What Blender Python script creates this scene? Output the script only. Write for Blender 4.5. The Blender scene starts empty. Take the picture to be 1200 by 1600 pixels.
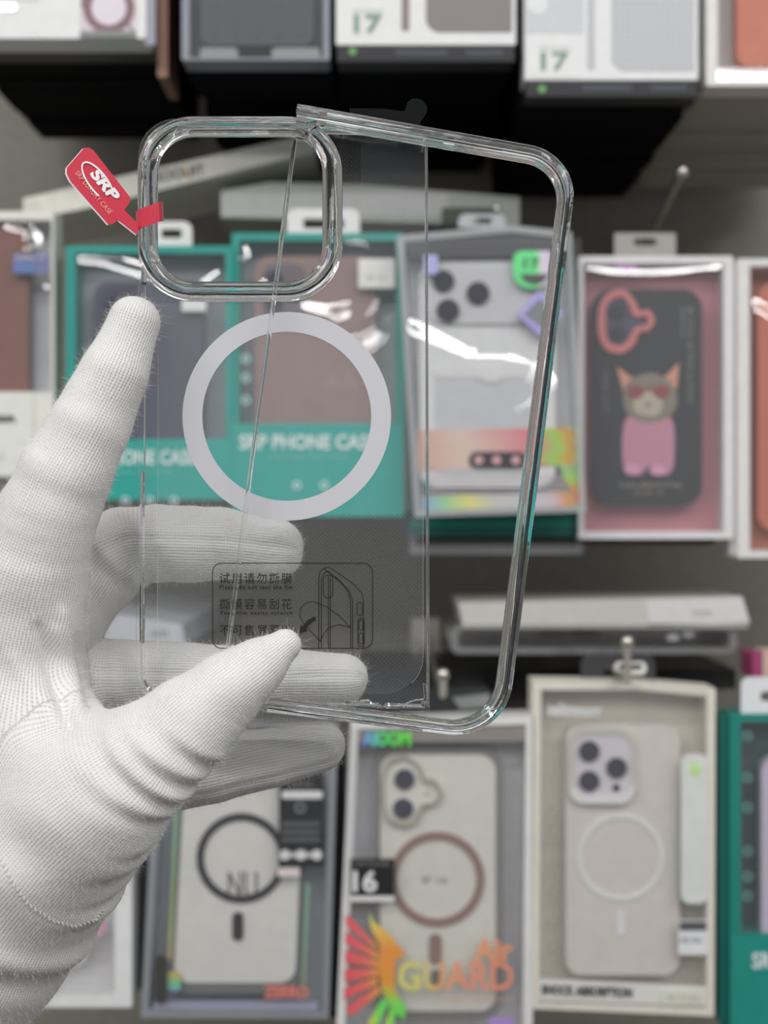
import bpy, bmesh, math, random
import numpy as np
from mathutils import Vector, Matrix, Euler
from mathutils.geometry import tessellate_polygon

random.seed(7)
rng = np.random.default_rng(7)
scene = bpy.context.scene
COL = scene.collection

# ------------------------------------------------------------------ camera
FPX = 2220.0                    # focal length in pixels of the 1200 x 1600 frame
CAMZ = 1.45                     # eye height in the shop
cam_data = bpy.data.cameras.new('camera')
cam_data.sensor_fit = 'VERTICAL'
cam_data.sensor_height = 34.6
cam_data.lens = 34.6 * FPX / 1600.0
cam_data.clip_start = 0.01
cam_data.dof.use_dof = True
cam_data.dof.focus_distance = 0.400
cam_data.dof.aperture_fstop = 12.0
cam = bpy.data.objects.new('camera', cam_data)
cam.location = (0, 0, CAMZ)
cam.rotation_euler = (math.radians(90), 0, 0)
COL.objects.link(cam)
scene.camera = cam

# ------------------------------------------------------------------ world, lamps, exposure
world = bpy.data.worlds.new('shop_air')
scene.world = world
world.use_nodes = True
wbg = world.node_tree.nodes['Background']
wbg.inputs['Color'].default_value = (0.96, 0.97, 1.0, 1)
wbg.inputs['Strength'].default_value = 0.42

LAMP_Z = 1.02                   # above the camera
LAMP_Y = -0.25
def strip(name, loc, length, width, power, rot=(0, 0, 0), color=(1.0, 0.995, 0.985)):
    l = bpy.data.lights.new(name, 'AREA')
    l.shape = 'RECTANGLE'
    l.size = length
    l.size_y = width
    l.energy = power
    l.color = color
    o = bpy.data.objects.new(name, l)
    o.location = (loc[0], loc[1], loc[2] + CAMZ)
    o.rotation_euler = rot
    COL.objects.link(o)
    return o
# linear LED tubes under the shop ceiling
TILT = math.radians
strip('ceiling_tube_light', (0.0, LAMP_Y, LAMP_Z), 3.2, 0.08, 15, (TILT(25), 0, 0))
strip('ceiling_tube_light', (0.0, -0.95, LAMP_Z), 3.2, 0.10, 15, (TILT(40), 0, 0))
strip('ceiling_tube_light', (0.0, -1.70, LAMP_Z), 3.2, 0.07, 19, (TILT(55), 0, 0))
strip('ceiling_tube_light', (-1.10, -0.2, LAMP_Z), 0.09, 2.6, 7, (0, TILT(-35), 0))
strip('ceiling_tube_light', (1.20, -0.2, LAMP_Z), 0.09, 2.6, 5, (0, TILT(35), 0))

scene.view_settings.view_transform = 'Standard'
scene.view_settings.look = 'None'
scene.view_settings.exposure = -0.52
scene.view_settings.gamma = 1.0
scene.view_settings.use_curve_mapping = False
scene.cycles.max_bounces = 24
scene.cycles.transmission_bounces = 20
scene.cycles.transparent_max_bounces = 32
scene.cycles.glossy_bounces = 8
scene.cycles.diffuse_bounces = 3
scene.cycles.caustics_reflective = False
scene.cycles.caustics_refractive = False

# ------------------------------------------------------------------ helpers
def lin(c):
    c = c / 255.0
    return c / 12.92 if c <= 0.04045 else ((c + 0.055) / 1.055) ** 2.4

def tag(o, label=None, cat=None, group=None, kind=None):
    if label: o['label'] = label
    if cat: o['category'] = cat
    if group: o['group'] = group
    if kind: o['kind'] = kind
    return o

MATS = {}
GAIN = 0.72
def card(r, g, b, rough=0.45, grain=0.04, spec=0.4, metal=0.0, coat=0.0, bump=0.0):
    """printed card or plastic whose lit colour looks like (r, g, b); a little grain in colour"""
    key = ('card', r, g, b, rough, grain, spec, metal, coat, bump)
    if key in MATS: return MATS[key]
    m = bpy.data.materials.new('card_%d_%d_%d' % (r, g, b))
    m.use_nodes = True
    nt = m.node_tree
    p = nt.nodes['Principled BSDF']
    c = [min(0.9, lin(v) / GAIN) for v in (r, g, b)]
    y_ = 0.21 * c[0] + 0.72 * c[1] + 0.07 * c[2]
    c = [v + (y_ - v) * 0.08 for v in c]
    tc = nt.nodes.new('ShaderNodeTexCoord')
    nz = nt.nodes.new('ShaderNodeTexNoise')
    nz.inputs['Scale'].default_value = 120.0
    nz.inputs['Detail'].default_value = 3.0
    nt.links.new(tc.outputs['Object'], nz.inputs['Vector'])
    mx = nt.nodes.new('ShaderNodeMix'); mx.data_type = 'RGBA'
    mx.inputs['A'].default_value = (*[v * (1 - grain * 2) for v in c], 1)
    mx.inputs['B'].default_value = (*[min(0.95, v * (1 + grain * 2)) for v in c], 1)
    nt.links.new(nz.outputs['Fac'], mx.inputs['Factor'])
    nt.links.new(mx.outputs['Result'], p.inputs['Base Color'])
    p.inputs['Roughness'].default_value = rough
    p.inputs['Specular IOR Level'].default_value = spec
    p.inputs['Metallic'].default_value = metal
    p.inputs['Coat Weight'].default_value = coat
    p.inputs['Coat Roughness'].default_value = 0.08
    if bump:
        bp = nt.nodes.new('ShaderNodeBump')
        bp.inputs['Strength'].default_value = bump
        bp.inputs['Distance'].default_value = 0.0006
        nt.links.new(nz.outputs['Fac'], bp.inputs['Height'])
        nt.links.new(bp.outputs['Normal'], p.inputs['Normal'])
    MATS[key] = m
    return m

def film_mat(name, tint=(1, 1, 1), gloss=1.0, haze=0.0, rough=0.02, ior=1.5, hazecol=(0.8, 0.82, 0.85)):
    """thin clear plastic sheet: straight-through light plus a Fresnel reflection and a little haze"""
    key = ('film', name)
    if key in MATS: return MATS[key]
    m = bpy.data.materials.new(name); m.use_nodes = True
    nt = m.node_tree; nt.nodes.clear()
    out = nt.nodes.new('ShaderNodeOutputMaterial')
    tr = nt.nodes.new('ShaderNodeBsdfTransparent'); tr.inputs['Color'].default_value = (*tint, 1)
    df = nt.nodes.new('ShaderNodeBsdfDiffuse'); df.inputs['Color'].default_value = (*hazecol, 1)
    gl = nt.nodes.new('ShaderNodeBsdfGlossy'); gl.inputs['Roughness'].default_value = rough
    lw = nt.nodes.new('ShaderNodeLayerWeight')          # same from both sides of the sheet
    pw = nt.nodes.new('ShaderNodeMath'); pw.operation = 'POWER'; pw.inputs[1].default_value = 5.0
    nt.links.new(lw.outputs['Facing'], pw.inputs[0])
    mu = nt.nodes.new('ShaderNodeMath'); mu.operation = 'MULTIPLY_ADD'
    mu.inputs[1].default_value = 0.85; mu.inputs[2].default_value = 0.045 * gloss
    nt.links.new(pw.outputs[0], mu.inputs[0])
    m1 = nt.nodes.new('ShaderNodeMixShader'); m1.inputs['Fac'].default_value = haze
    nt.links.new(tr.outputs[0], m1.inputs[1]); nt.links.new(df.outputs[0], m1.inputs[2])
    m2 = nt.nodes.new('ShaderNodeMixShader')
    nt.links.new(mu.outputs[0], m2.inputs['Fac'])
    nt.links.new(m1.outputs[0], m2.inputs[1]); nt.links.new(gl.outputs[0], m2.inputs[2])
    nt.links.new(m2.outputs[0], out.inputs['Surface'])
    MATS[key] = m
    return m

def glass_mat(name, color=(0.97, 0.985, 1.0), rough=0.0, ior=1.49):
    key = ('glass', name)
    if key in MATS: return MATS[key]
    m = bpy.data.materials.new(name); m.use_nodes = True
    nt = m.node_tree
    p = nt.nodes['Principled BSDF']
    p.inputs['Base Color'].default_value = (*color, 1)
    p.inputs['Transmission Weight'].default_value = 1.0
    p.inputs['Roughness'].default_value = rough
    p.inputs['IOR'].default_value = ior
    tc = nt.nodes.new('ShaderNodeTexCoord')
    nz = nt.nodes.new('ShaderNodeTexNoise'); nz.inputs['Scale'].default_value = 160
    nt.links.new(tc.outputs['Object'], nz.inputs['Vector'])
    bp = nt.nodes.new('ShaderNodeBump'); bp.inputs['Strength'].default_value = 0.12; bp.inputs['Distance'].default_value = 0.0008
    nt.links.new(nz.outputs['Fac'], bp.inputs['Height'])
    nt.links.new(bp.outputs['Normal'], p.inputs['Normal'])
    MATS[key] = m
    return m

def foil(name, stops, axis='X', scale=1.0, offset=0.0, rough=0.35, bands=0.0):
    """holographic foil: iridescence put into the colour as fixed bands across the piece (generated coordinates)"""
    key = ('foil', name)
    if key in MATS: return MATS[key]
    m = bpy.data.materials.new(name); m.use_nodes = True
    nt = m.node_tree; p = nt.nodes['Principled BSDF']
    tc = nt.nodes.new('ShaderNodeTexCoord')
    sp = nt.nodes.new('ShaderNodeSeparateXYZ')
    nt.links.new(tc.outputs['Generated'], sp.inputs[0])
    nz = nt.nodes.new('ShaderNodeTexNoise'); nz.inputs['Scale'].default_value = 3.0
    nt.links.new(tc.outputs['Generated'], nz.inputs['Vector'])
    ma = nt.nodes.new('ShaderNodeMath'); ma.operation = 'MULTIPLY_ADD'
    ma.inputs[1].default_value = bands; ma.inputs[2].default_value = -bands * 0.5
    nt.links.new(nz.outputs['Fac'], ma.inputs[0])
    ad = nt.nodes.new('ShaderNodeMath'); ad.operation = 'ADD'
    nt.links.new(sp.outputs[axis], ad.inputs[0]); nt.links.new(ma.outputs[0], ad.inputs[1])
    rp = nt.nodes.new('ShaderNodeValToRGB')
    els = rp.color_ramp.elements
    for k, (t, c) in enumerate(stops):
        e = els[k] if k < 2 else els.new(t)
        e.position = t
        e.color = (*[min(0.92, lin(v) / GAIN) for v in c], 1)
    nt.links.new(ad.outputs[0], rp.inputs['Fac'])
    nt.links.new(rp.outputs['Color'], p.inputs['Base Color'])
    p.inputs['Roughness'].default_value = rough
    MATS[key] = m
    return m

def link_mesh(name, verts, faces, mat, parent=None, smooth=False, uv=None):
    me = bpy.data.meshes.new(name)
    me.from_pydata([tuple(v) for v in verts], [], [tuple(int(i) for i in f) for f in faces])
    me.update()
    if smooth:
        me.polygons.foreach_set('use_smooth', [True] * len(me.polygons))
    o = bpy.data.objects.new(name, me)
    COL.objects.link(o)
    if mat: me.materials.append(mat)
    if parent: o.parent = parent
    return o

def P(px, py, d):
    return Vector(((px - 600) * d / FPX, d, (800 - py) * d / FPX + CAMZ))

def rr(x0, y0, x1, y1, r, n=7):
    if not isinstance(r, (tuple, list)): r = (r, r, r, r)       # tl, tr, br, bl
    pts = []
    for (cx, cy, a0, q) in ((x0 + r[0], y0 + r[0], 180, r[0]), (x1 - r[1], y0 + r[1], 270, r[1]),
                            (x1 - r[2], y1 - r[2], 0, r[2]), (x0 + r[3], y1 - r[3], 90, r[3])):
        k = n if q > 0.01 else 0
        for i in range(k + 1):
            a = math.radians(a0 + (90 * i / k if k else 0))
            pts.append((cx + q * math.cos(a), cy + q * math.sin(a)))
    return pts

def circ(cx, cy, r, n=40, ry=None):
    ry = ry or r
    return [(cx + r * math.cos(2 * math.pi * i / n), cy + ry * math.sin(2 * math.pi * i / n)) for i in range(n)]

def round_poly(pts, radii, n=8):
    out = []
    N = len(pts)
    for i in range(N):
        p = Vector(pts[i]); a = Vector(pts[i - 1]); b = Vector(pts[(i + 1) % N]); r = radii[i]
        if r <= 0: out.append(tuple(p)); continue
        u = (a - p).normalized(); v = (b - p).normalized()
        half = math.acos(max(-1, min(1, u.dot(v)))) / 2
        t = r / math.tan(half)
        c = p + (u + v).normalized() * (r / math.sin(half))
        s = p + u * t; e = p + v * t
        a0 = math.atan2(s.y - c.y, s.x - c.x); a1 = math.atan2(e.y - c.y, e.x - c.x)
        da = (a1 - a0 + math.pi) % (2 * math.pi) - math.pi
        for k in range(n + 1):
            q = a0 + da * k / n
            out.append((c.x + r * math.cos(q), c.y + r * math.sin(q)))
    return out

FONT_CACHE = {}
def text_geo(s, bold=0.0, shear=0.0, space=1.0):
    key = (s, bold, shear, space)
    if key in FONT_CACHE: return FONT_CACHE[key]
    cu = bpy.data.curves.new('lettering', 'FONT')
    cu.body = s; cu.size = 1.0; cu.offset = bold; cu.shear = shear; cu.space_character = space
    cu.resolution_u = 3; cu.fill_mode = 'FRONT'
    ob = bpy.data.objects.new('lettering', cu)
    COL.objects.link(ob)
    dg = bpy.context.evaluated_depsgraph_get()
    me = ob.evaluated_get(dg).to_mesh()
    v = np.array([x.co[:] for x in me.vertices]); f = [tuple(q.vertices) for q in me.polygons]
    ob.evaluated_get(dg).to_mesh_clear()
    bpy.data.objects.remove(ob); bpy.data.curves.remove(cu)
    FONT_CACHE[key] = (v, f)
    return v, f

LAMP = Vector((0, -1.70, LAMP_Z + CAMZ))

class Pack:
    """One thing standing at a measured spot: an Empty at its base. Photo pixels are turned into
    points on planes of the thing's own frame (local y = depth into the thing)."""
    def __init__(s, name, label, cat, rect, d, lean=0.0, roll=0.0, yaw=0.0, group=None):
        x0, y0, x1, y1 = rect
        s.rect = rect; s.d = d
        s.o = bpy.data.objects.new(name, None)
        s.o.empty_display_size = 0.02
        COL.objects.link(s.o)
        s.o.location = P((x0 + x1) / 2, y1, d)
        s.o.rotation_euler = Euler((math.radians(lean), math.radians(roll), math.radians(yaw)))
        tag(s.o, label, cat, group)
        s.M = Matrix.Translation(s.o.location) @ s.o.rotation_euler.to_matrix().to_4x4()
        s.I = s.M.inverted()
        s.cam = s.I @ Vector((0, 0, CAMZ))
    def L(s, px, py, dy=0.0):
        q = s.I @ P(px, py, 1.0)
        k = (dy - s.cam.y) / (q.y - s.cam.y)
        return s.cam + (q - s.cam) * k
    def prism(s, name, outlines, d0, d1, mat, parent=None, label=None, smooth=False):
        if isinstance(outlines[0][0], (int, float)): outlines = [outlines]
        loops = []
        for ol in outlines:
            loop = []
            for p in ol:
                v = s.L(p[0], p[1], d0)
                if not loop or (v - loop[-1]).length > 1e-7: loop.append(v)
            if (loop[0] - loop[-1]).length < 1e-7: loop.pop()
            loops.append(loop)
        flat = [v for l in loops for v in l]
        n = len(flat)
        tris = tessellate_polygon([[Vector((v.x, v.z, 0)) for v in l] for l in loops])
        verts = [tuple(v) for v in flat] + [(v.x, d1, v.z) for v in flat]
        faces = []
        for t in tris:
            a, b, c = (flat[i] for i in t)
            ny = (b - a).cross(c - a).y
            f = tuple(t) if ny < 0 else tuple(reversed(t))
            faces.append(f)
            faces.append(tuple(i + n for i in reversed(f)))
        k = 0
        for l in loops:
            m = len(l)
            for i in range(m):
                faces.append((k + i, k + (i + 1) % m, n + k + (i + 1) % m, n + k + i))
            k += m
        o = link_mesh(name, verts, faces, mat, parent or s.o)
        bm = bmesh.new(); bm.from_mesh(o.data)
        bmesh.ops.recalc_face_normals(bm, faces=bm.faces)
        bm.to_mesh(o.data); bm.free()
        if label: o['label'] = label
        return o
    def rr(s, name, x0, y0, x1, y1, r, d0, d1, mat, hole=None, **k):
        ol = [rr(x0, y0, x1, y1, r)]
        if hole: ol.append(rr(*hole))
        return s.prism(name, ol, d0, d1, mat, **k)
    def disc(s, name, cx, cy, r, d0, d1, mat, **k):
        return s.prism(name, circ(cx, cy, r), d0, d1, mat, **k)
    def ring(s, name, cx, cy, r0, r1, d0, d1, mat, **k):
        return s.prism(name, [circ(cx, cy, r1, 56), circ(cx, cy, r0, 56)], d0, d1, mat, **k)
    def text(s, name, body, x, y, w, h, dy, mat, rot=0.0, bold=0.0, shear=0.0, parent=None, space=1.0):
        """lettering fitted into w x h pixels; (x, y) is the left end of its base line"""
        v, f = text_geo(body, bold, shear, space)
        lo = v.min(0); hi = v.max(0)
        sx = w / (hi[0] - lo[0]); sy = h / (hi[1] - lo[1])
        ca, sa = math.cos(math.radians(rot)), math.sin(math.radians(rot))
        verts = []
        for q in v:
            a = (q[0] - lo[0]) * sx; b = (q[1] - lo[1]) * sy
            verts.append(tuple(s.L(x + a * ca + b * sa, y + a * sa - b * ca, dy)))
        o = link_mesh(name, verts, f, mat, parent or s.o)
        bm = bmesh.new(); bm.from_mesh(o.data)
        for fa in bm.faces:
            if fa.normal.y > 0: fa.normal_flip()
        bm.to_mesh(o.data); bm.free()
        return o
    def ribbon(s, name, lines, w, dy, mat, parent=None, thick=0.0):
        """flat printed lines of width w pixels"""
        V = []; F = []
        for pts in lines:
            pts = [Vector(p) for p in pts]
            n = len(pts)
            k0 = len(V)
            for i, p in enumerate(pts):
                t = (pts[min(i + 1, n - 1)] - pts[max(i - 1, 0)]).normalized()
                q = Vector((-t.y, t.x)) * w / 2
                V.append(tuple(s.L(*(p + q), dy))); V.append(tuple(s.L(*(p - q), dy)))
            for i in range(n - 1):
                F.append((k0 + 2 * i, k0 + 2 * i + 1, k0 + 2 * i + 3, k0 + 2 * i + 2))
        return link_mesh(name, V, F, mat, parent or s.o)
    def film(s, name, x0, y0, x1, y1, dy, mat, curves=(), nx=60, ny=90, parent=None, bulge=0.0):
        """window sheet that stands proud in creases along the given curves; where a crease turns the
        sheet up towards the ceiling tubes it shines"""
        X = np.linspace(x0, x1, nx); Y = np.linspace(y0, y1, ny)
        pts = [[s.L(a, b, dy) for a in X] for b in Y]
        G = np.array([[p[:] for p in row] for row in pts])
        H = np.zeros((ny, nx))
        for cu in curves:
            pl, w, gain = cu
            pl = [s.L(a, b, dy) for a, b in pl]
            # densify
            dn = []
            for i in range(len(pl) - 1):
                for t in np.linspace(0, 1, 14, endpoint=False): dn.append(pl[i].lerp(pl[i + 1], t))
            dn.append(pl[-1])
            D = np.array([(p.x, p.z) for p in dn])
            T = np.gradient(D, axis=0); T /= np.linalg.norm(T, axis=1)[:, None] + 1e-9
            N = np.stack([-T[:, 1], T[:, 0]], 1)
            sg = np.where(N[:, 1] < 0, -1, 1); N *= sg[:, None]
            q = np.stack([G[:, :, 0], G[:, :, 2]], -1).reshape(-1, 2)
            dist = ((q[:, None, :] - D[None]) ** 2).sum(-1)
            j = dist.argmin(1)
            sd = ((q - D[j]) * N[j]).sum(1)
            far = np.maximum(0, dist[np.arange(len(q)), j] - sd ** 2)
            # slope that mirrors the ceiling tube to the lens
            wp = s.M @ Vector((D[len(D) // 2][0], dy, D[len(D) // 2][1]))
            vdir = (Vector((0, 0, CAMZ)) - wp).normalized()
            ld = (Vector((wp.x * 0.3, LAMP.y, LAMP.z)) - wp).normalized()
            hv = s.M.to_3x3().inverted() @ (vdir + ld)
            slope = -hv.z / hv.y
            A = np.clip(slope / np.maximum(N[j][:, 1], 0.35), 0, 0.7) * gain
            H += (A * sd * np.exp(-(sd / w) ** 2) * np.exp(-far / (w * w * 0.8))).reshape(ny, nx)
        # fade to the frame
        ex = np.minimum(np.linspace(0, 1, nx), np.linspace(1, 0, nx)) * 40
        ey = np.minimum(np.linspace(0, 1, ny), np.linspace(1, 0, ny)) * 50
        E = np.clip(np.minimum(ex[None, :], ey[:, None]), 0, 1)
        bl = bulge * np.sin(np.linspace(0, math.pi, nx))[None, :] * np.sin(np.linspace(0, math.pi, ny))[:, None]
        G[:, :, 1] += H * E - bl
        V = G.reshape(-1, 3)
        F = [(r * nx + c, r * nx + c + 1, (r + 1) * nx + c + 1, (r + 1) * nx + c) for r in range(ny - 1) for c in range(nx - 1)]
        F = [tuple(reversed(f)) for f in F]
        return link_mesh(name, V, F, mat, parent or s.o, smooth=True)
    def sweep(s, name, path, prof, mat, closed=False, dy=0.0, parent=None, smooth=True, flip=1):
        """rail: profile points (across in metres, depth in metres) carried along a pixel path"""
        pts = [s.L(p[0], p[1], dy) for p in path]
        n = len(pts); m = len(prof)
        V = []
        for i in range(n):
            if closed:
                a = pts[i - 1]; b = pts[(i + 1) % n]
            else:
                a = pts[max(i - 1, 0)]; b = pts[min(i + 1, n - 1)]
            p = pts[i]
            t0 = (p - a); t1 = (b - p)
            t0 = t0.normalized() if t0.length > 1e-9 else t1.normalized()
            t1 = t1.normalized() if t1.length > 1e-9 else t0
            t = (t0 + t1).normalized()
            nn = Vector((t.z, 0, -t.x)) * flip
            k = 1.0 / max(0.5, t.dot(t0))
            for (u, w) in prof:
                V.append(tuple(p + nn * (u * k) + Vector((0, w, 0))))
        F = []
        for i in range(n if closed else n - 1):
            j = (i + 1) % n
            for q in range(m):
                r = (q + 1) % m
                F.append((i * m + q, i * m + r, j * m + r, j * m + q))
        if not closed:
            k0 = len(V)                                   # flat end caps with vertices of their own
            V += V[:m] + V[(n - 1) * m:n * m]
            F.append(tuple(k0 + q for q in range(m))); F.append(tuple(k0 + m + q for q in reversed(range(m))))
        o = link_mesh(name, V, F, mat, parent or s.o, smooth=smooth)
        bm = bmesh.new(); bm.from_mesh(o.data)
        bmesh.ops.recalc_face_normals(bm, faces=bm.faces)
        bm.to_mesh(o.data); bm.free()
        if not closed:                                    # the caps are loose: turn them outwards
            for (f, e) in ((o.data.polygons[-2], -1), (o.data.polygons[-1], 1)):
                ax_ = (pts[1] - pts[0]) if e < 0 else (pts[-1] - pts[-2])
                if f.normal.dot(ax_) * e < 0: f.flip()
        return o

def rprof(t, D, r, n=4):
    """rounded bar profile: thickness t across, depth D, corner radius r"""
    return [(x, y) for x, y in rr(-t / 2, 0, t / 2, D, r, n)]

# ------------------------------------------------------------------ the setting
def slab(name, lo, hi, mat, kind='structure'):
    x0, y0, z0 = lo; x1, y1, z1 = hi
    v = [(x, y, z) for x in (x0, x1) for y in (y0, y1) for z in (z0, z1)]
    f = [(0, 1, 3, 2), (4, 6, 7, 5), (0, 4, 5, 1), (2, 3, 7, 6), (0, 2, 6, 4), (1, 5, 7, 3)]
    o = link_mesh(name, v, f, mat)
    tag(o, kind=kind)
    return o
WALL_Y = 1.16
wall_m = card(132, 128, 118, rough=0.6, grain=0.08, bump=0.3)
slab('wall_back', (-2.2, WALL_Y, 0), (2.2, WALL_Y + 0.06, 2.7), wall_m)
slab('floor', (-2.2, -2.4, -0.05), (2.2, WALL_Y + 0.06, 0), card(76, 72, 66, rough=0.5))
slab('ceiling', (-2.2, -2.4, 2.7), (2.2, WALL_Y + 0.06, 2.75), card(215, 215, 212, rough=0.8))
# ------------------------------------------------------------------ display packages
CLEAR = film_mat('clear_window_sheet', gloss=2.4, haze=0.035)
CLEARH = film_mat('clear_hazy_sheet', gloss=2.4, haze=0.08)
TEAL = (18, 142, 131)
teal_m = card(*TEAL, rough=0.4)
white_m = card(222, 221, 216, rough=0.45)
cream_m = card(206, 200, 188, rough=0.5)
lens_m = card(44, 44, 58, rough=0.18, spec=0.6, coat=0.5)
lensring_m = card(70, 70, 82, rough=0.25)
black_m = card(24, 25, 28, rough=0.45)
ink_m = card(40, 40, 40, rough=0.6)

def window_box(pk, win, thick, frame_m, backing_m, corner=3, wr=2, film_curves=(), film=CLEAR, filmdy=-0.0004, backname='backing'):
    """open-fronted carton: four walls and border as one frame, back board, clear window sheet"""
    x0, y0, x1, y1 = pk.rect
    pk.prism('box_frame', [rr(x0, y0, x1, y1, corner, 3), rr(*win, wr, 3)], 0, thick, frame_m)
    a = (win[0] - 3, win[1] - 3, win[2] + 3, win[3] + 3)
    pk.rr(backname, *a, 1, thick - 0.0025, thick - 0.0005, backing_m)
    return pk.film('window_sheet', win[0] - 2, win[1] - 2, win[2] + 2, win[3] + 2, filmdy, film, film_curves)

def hang_tab(pk, x0, y0, x1, y1, mat, slot, dy=0.001):
    pk.prism('hang_tab', [rr(x0, y0, x1, y1, (14, 14, 1, 1)), rr(*slot, 4)], dy, dy + 0.0012, mat)

def lens(pk, cx, cy, r, dy, parent=None):
    o = pk.prism('lens', [circ(cx, cy, r)], dy - 0.0022, dy + 0.001, lens_m, parent=parent)
    return o

def stack_behind(rect, d, n, pitch, mat, mat2, label, group, name='phone_case_box', jitter=6):
    x0, y0, x1, y1 = rect
    place = ['next', 'second', 'third', 'fourth', 'fifth', 'sixth', 'seventh', 'eighth', 'ninth', 'tenth']
    for k in range(1, n + 1):
        dd = d + pitch * k
        # the same real carton one step deeper on the hook
        q = (600 + (x0 - 600) * d / dd, 800 + (y0 - 800) * d / dd, 600 + (x1 - 600) * d / dd, 800 + (y1 - 800) * d / dd)
        jx = random.uniform(-jitter, jitter); jy = random.uniform(-jitter, jitter) * 0.6
        q = (q[0] + jx, q[1] + jy, q[2] + jx, q[3] + jy)
        pk = Pack(name, label.replace('carton', place[k - 1] + ' carton back', 1) if k > 1 else label.replace('carton', 'carton directly', 1).replace('stacked ', ''), 'box', q, dd, group=group)
        pk.rr('box_body', *q, 3, 0, pitch - 0.0012, mat)
        # tuck flap closing the bottom, a little proud
        w = q[2] - q[0]
        a = pk.L(q[0] + w * 0.06, q[3], 0.002); b = pk.L(q[2] - w * 0.06, q[3], 0.002)
        z = a.z
        v = [(a.x, 0.002, z - 0.0005), (b.x, 0.002, z - 0.0005), (b.x, pitch * 0.62, z - 0.0005), (a.x, pitch * 0.62, z - 0.0005),
             (a.x, 0.002, z + 0.0004), (b.x, 0.002, z + 0.0004), (b.x, pitch * 0.62, z + 0.0004), (a.x, pitch * 0.62, z + 0.0004)]
        f = [(3, 2, 1, 0), (4, 5, 6, 7), (0, 1, 5, 4), (1, 2, 6, 5), (2, 3, 7, 6), (3, 0, 4, 7)]
        link_mesh('bottom_flap', v, f, mat2, pk.o)

D1, D2, D3 = 0.85, 0.92, 0.85

# ---- row 1 (top of the picture)
# a: white printed carton, mauve phone picture, far left
pk = Pack('phone_case_box', 'white printed carton with a mauve phone picture, top left corner of the display', 'box', (-80, -340, 226, 62), D1, roll=1.0)
pk.rr('box_body', -80, -340, 228, 60, 3, 0, 0.026, card(216, 219, 211))
pk.rr('printed_picture', 125, -90, 214, 58, 1, -0.0004, 0.001, card(196, 186, 192))
pk.prism('printed_picture', [(127, -10), (150, 0), (205, 40), (214, 58), (200, 40), (127, 12)], -0.0007, 0.0003, card(120, 92, 98))
pk.ring('printed_ring', 170, 12, 27, 40, -0.0008, 0.0002, card(122, 94, 100))
pk.disc('printed_disc', 170, 12, 27, -0.0009, 0.0002, card(206, 196, 204))
pk.rr('printed_strip', 125, 48, 212, 58, 0, -0.001, 0.0002, card(120, 124, 122))
pk.rr('foil_stripe', 0, 5, 25, 17, 2, -0.0008, 0.0002, card(240, 240, 240, rough=0.15, metal=0.6))
pk.rr('printed_block', -30, -40, 60, 0, 2, -0.0006, 0.0002, card(196, 204, 198))
tr = pk.film('clear_sleeve', 226, -330, 243, 70, 0.002, film_mat('lilac_sleeve', tint=(0.85, 0.85, 1.0), haze=0.55, hazecol=(0.72, 0.72, 0.85)), nx=4, ny=6)
pk2 = Pack('phone_case_box', 'dark carton with copper coloured side behind the white printed carton', 'box', (-60, -340, 264, 84), D1 + 0.028, roll=0.6)
pk2.rr('box_body', -60, -340, 246, 82, 3, 0, 0.02, card(46, 44, 44))
pk2.rr('copper_side', 246, -340, 262, 120, 2, 0, 0.05, card(134, 98, 80, rough=0.35, metal=0.2))
stack_behind((-70, -340, 240, 66), D1 + 0.035, 8, 0.026, card(14, 15, 17, spec=0.05, rough=0.8), card(22, 22, 24, spec=0.05, rough=0.8),
             'black carton stacked behind the white printed carton at top left', 'black cartons behind the white printed carton')

# b: dark case in a clear faced box
pk = Pack('phone_case_box', 'clear faced box holding a black ribbed phone case, top row left of the brown case', 'box', (284, -340, 515, 94), D1)
window_box(pk, (296, -320, 505, 90), 0.022, card(120, 124, 134, rough=0.3), card(70, 72, 78),
           film_curves=[([(318, 78), (340, 71), (362, 76)], 0.0076, 1.0), ([(430, 84), (450, 74), (480, 80)], 0.0076, 1.0)], film=CLEARH)
ph = pk.rr('phone_case', 314, -310, 490, 70, 16, 0.004, 0.013, card(62, 64, 70, rough=0.5))
for k in range(5):
    pk.rr('case_rib', 326 + k * 34, -300, 340 + k * 34, 58, 5, 0.0033, 0.0045, card(54, 56, 62), parent=ph)
pk.prism('blister_foot', [rr(312, 74, 372, 92, 8)], 0.0005, 0.004, film_mat('blister_plastic', haze=0.4, gloss=2.5), smooth=True)
pk.prism('blister_foot', [rr(424, 74, 500, 94, 8)], 0.0005, 0.004, film_mat('blister_plastic', haze=0.4, gloss=2.5))
stack_behind((284, -340, 515, 94), D1, 10, 0.026, card(9, 10, 12, spec=0.05, rough=0.8), card(13, 14, 16, spec=0.05, rough=0.8),
             'black carton stacked behind the ribbed black phone case box', 'black cartons behind the ribbed black case')

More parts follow.
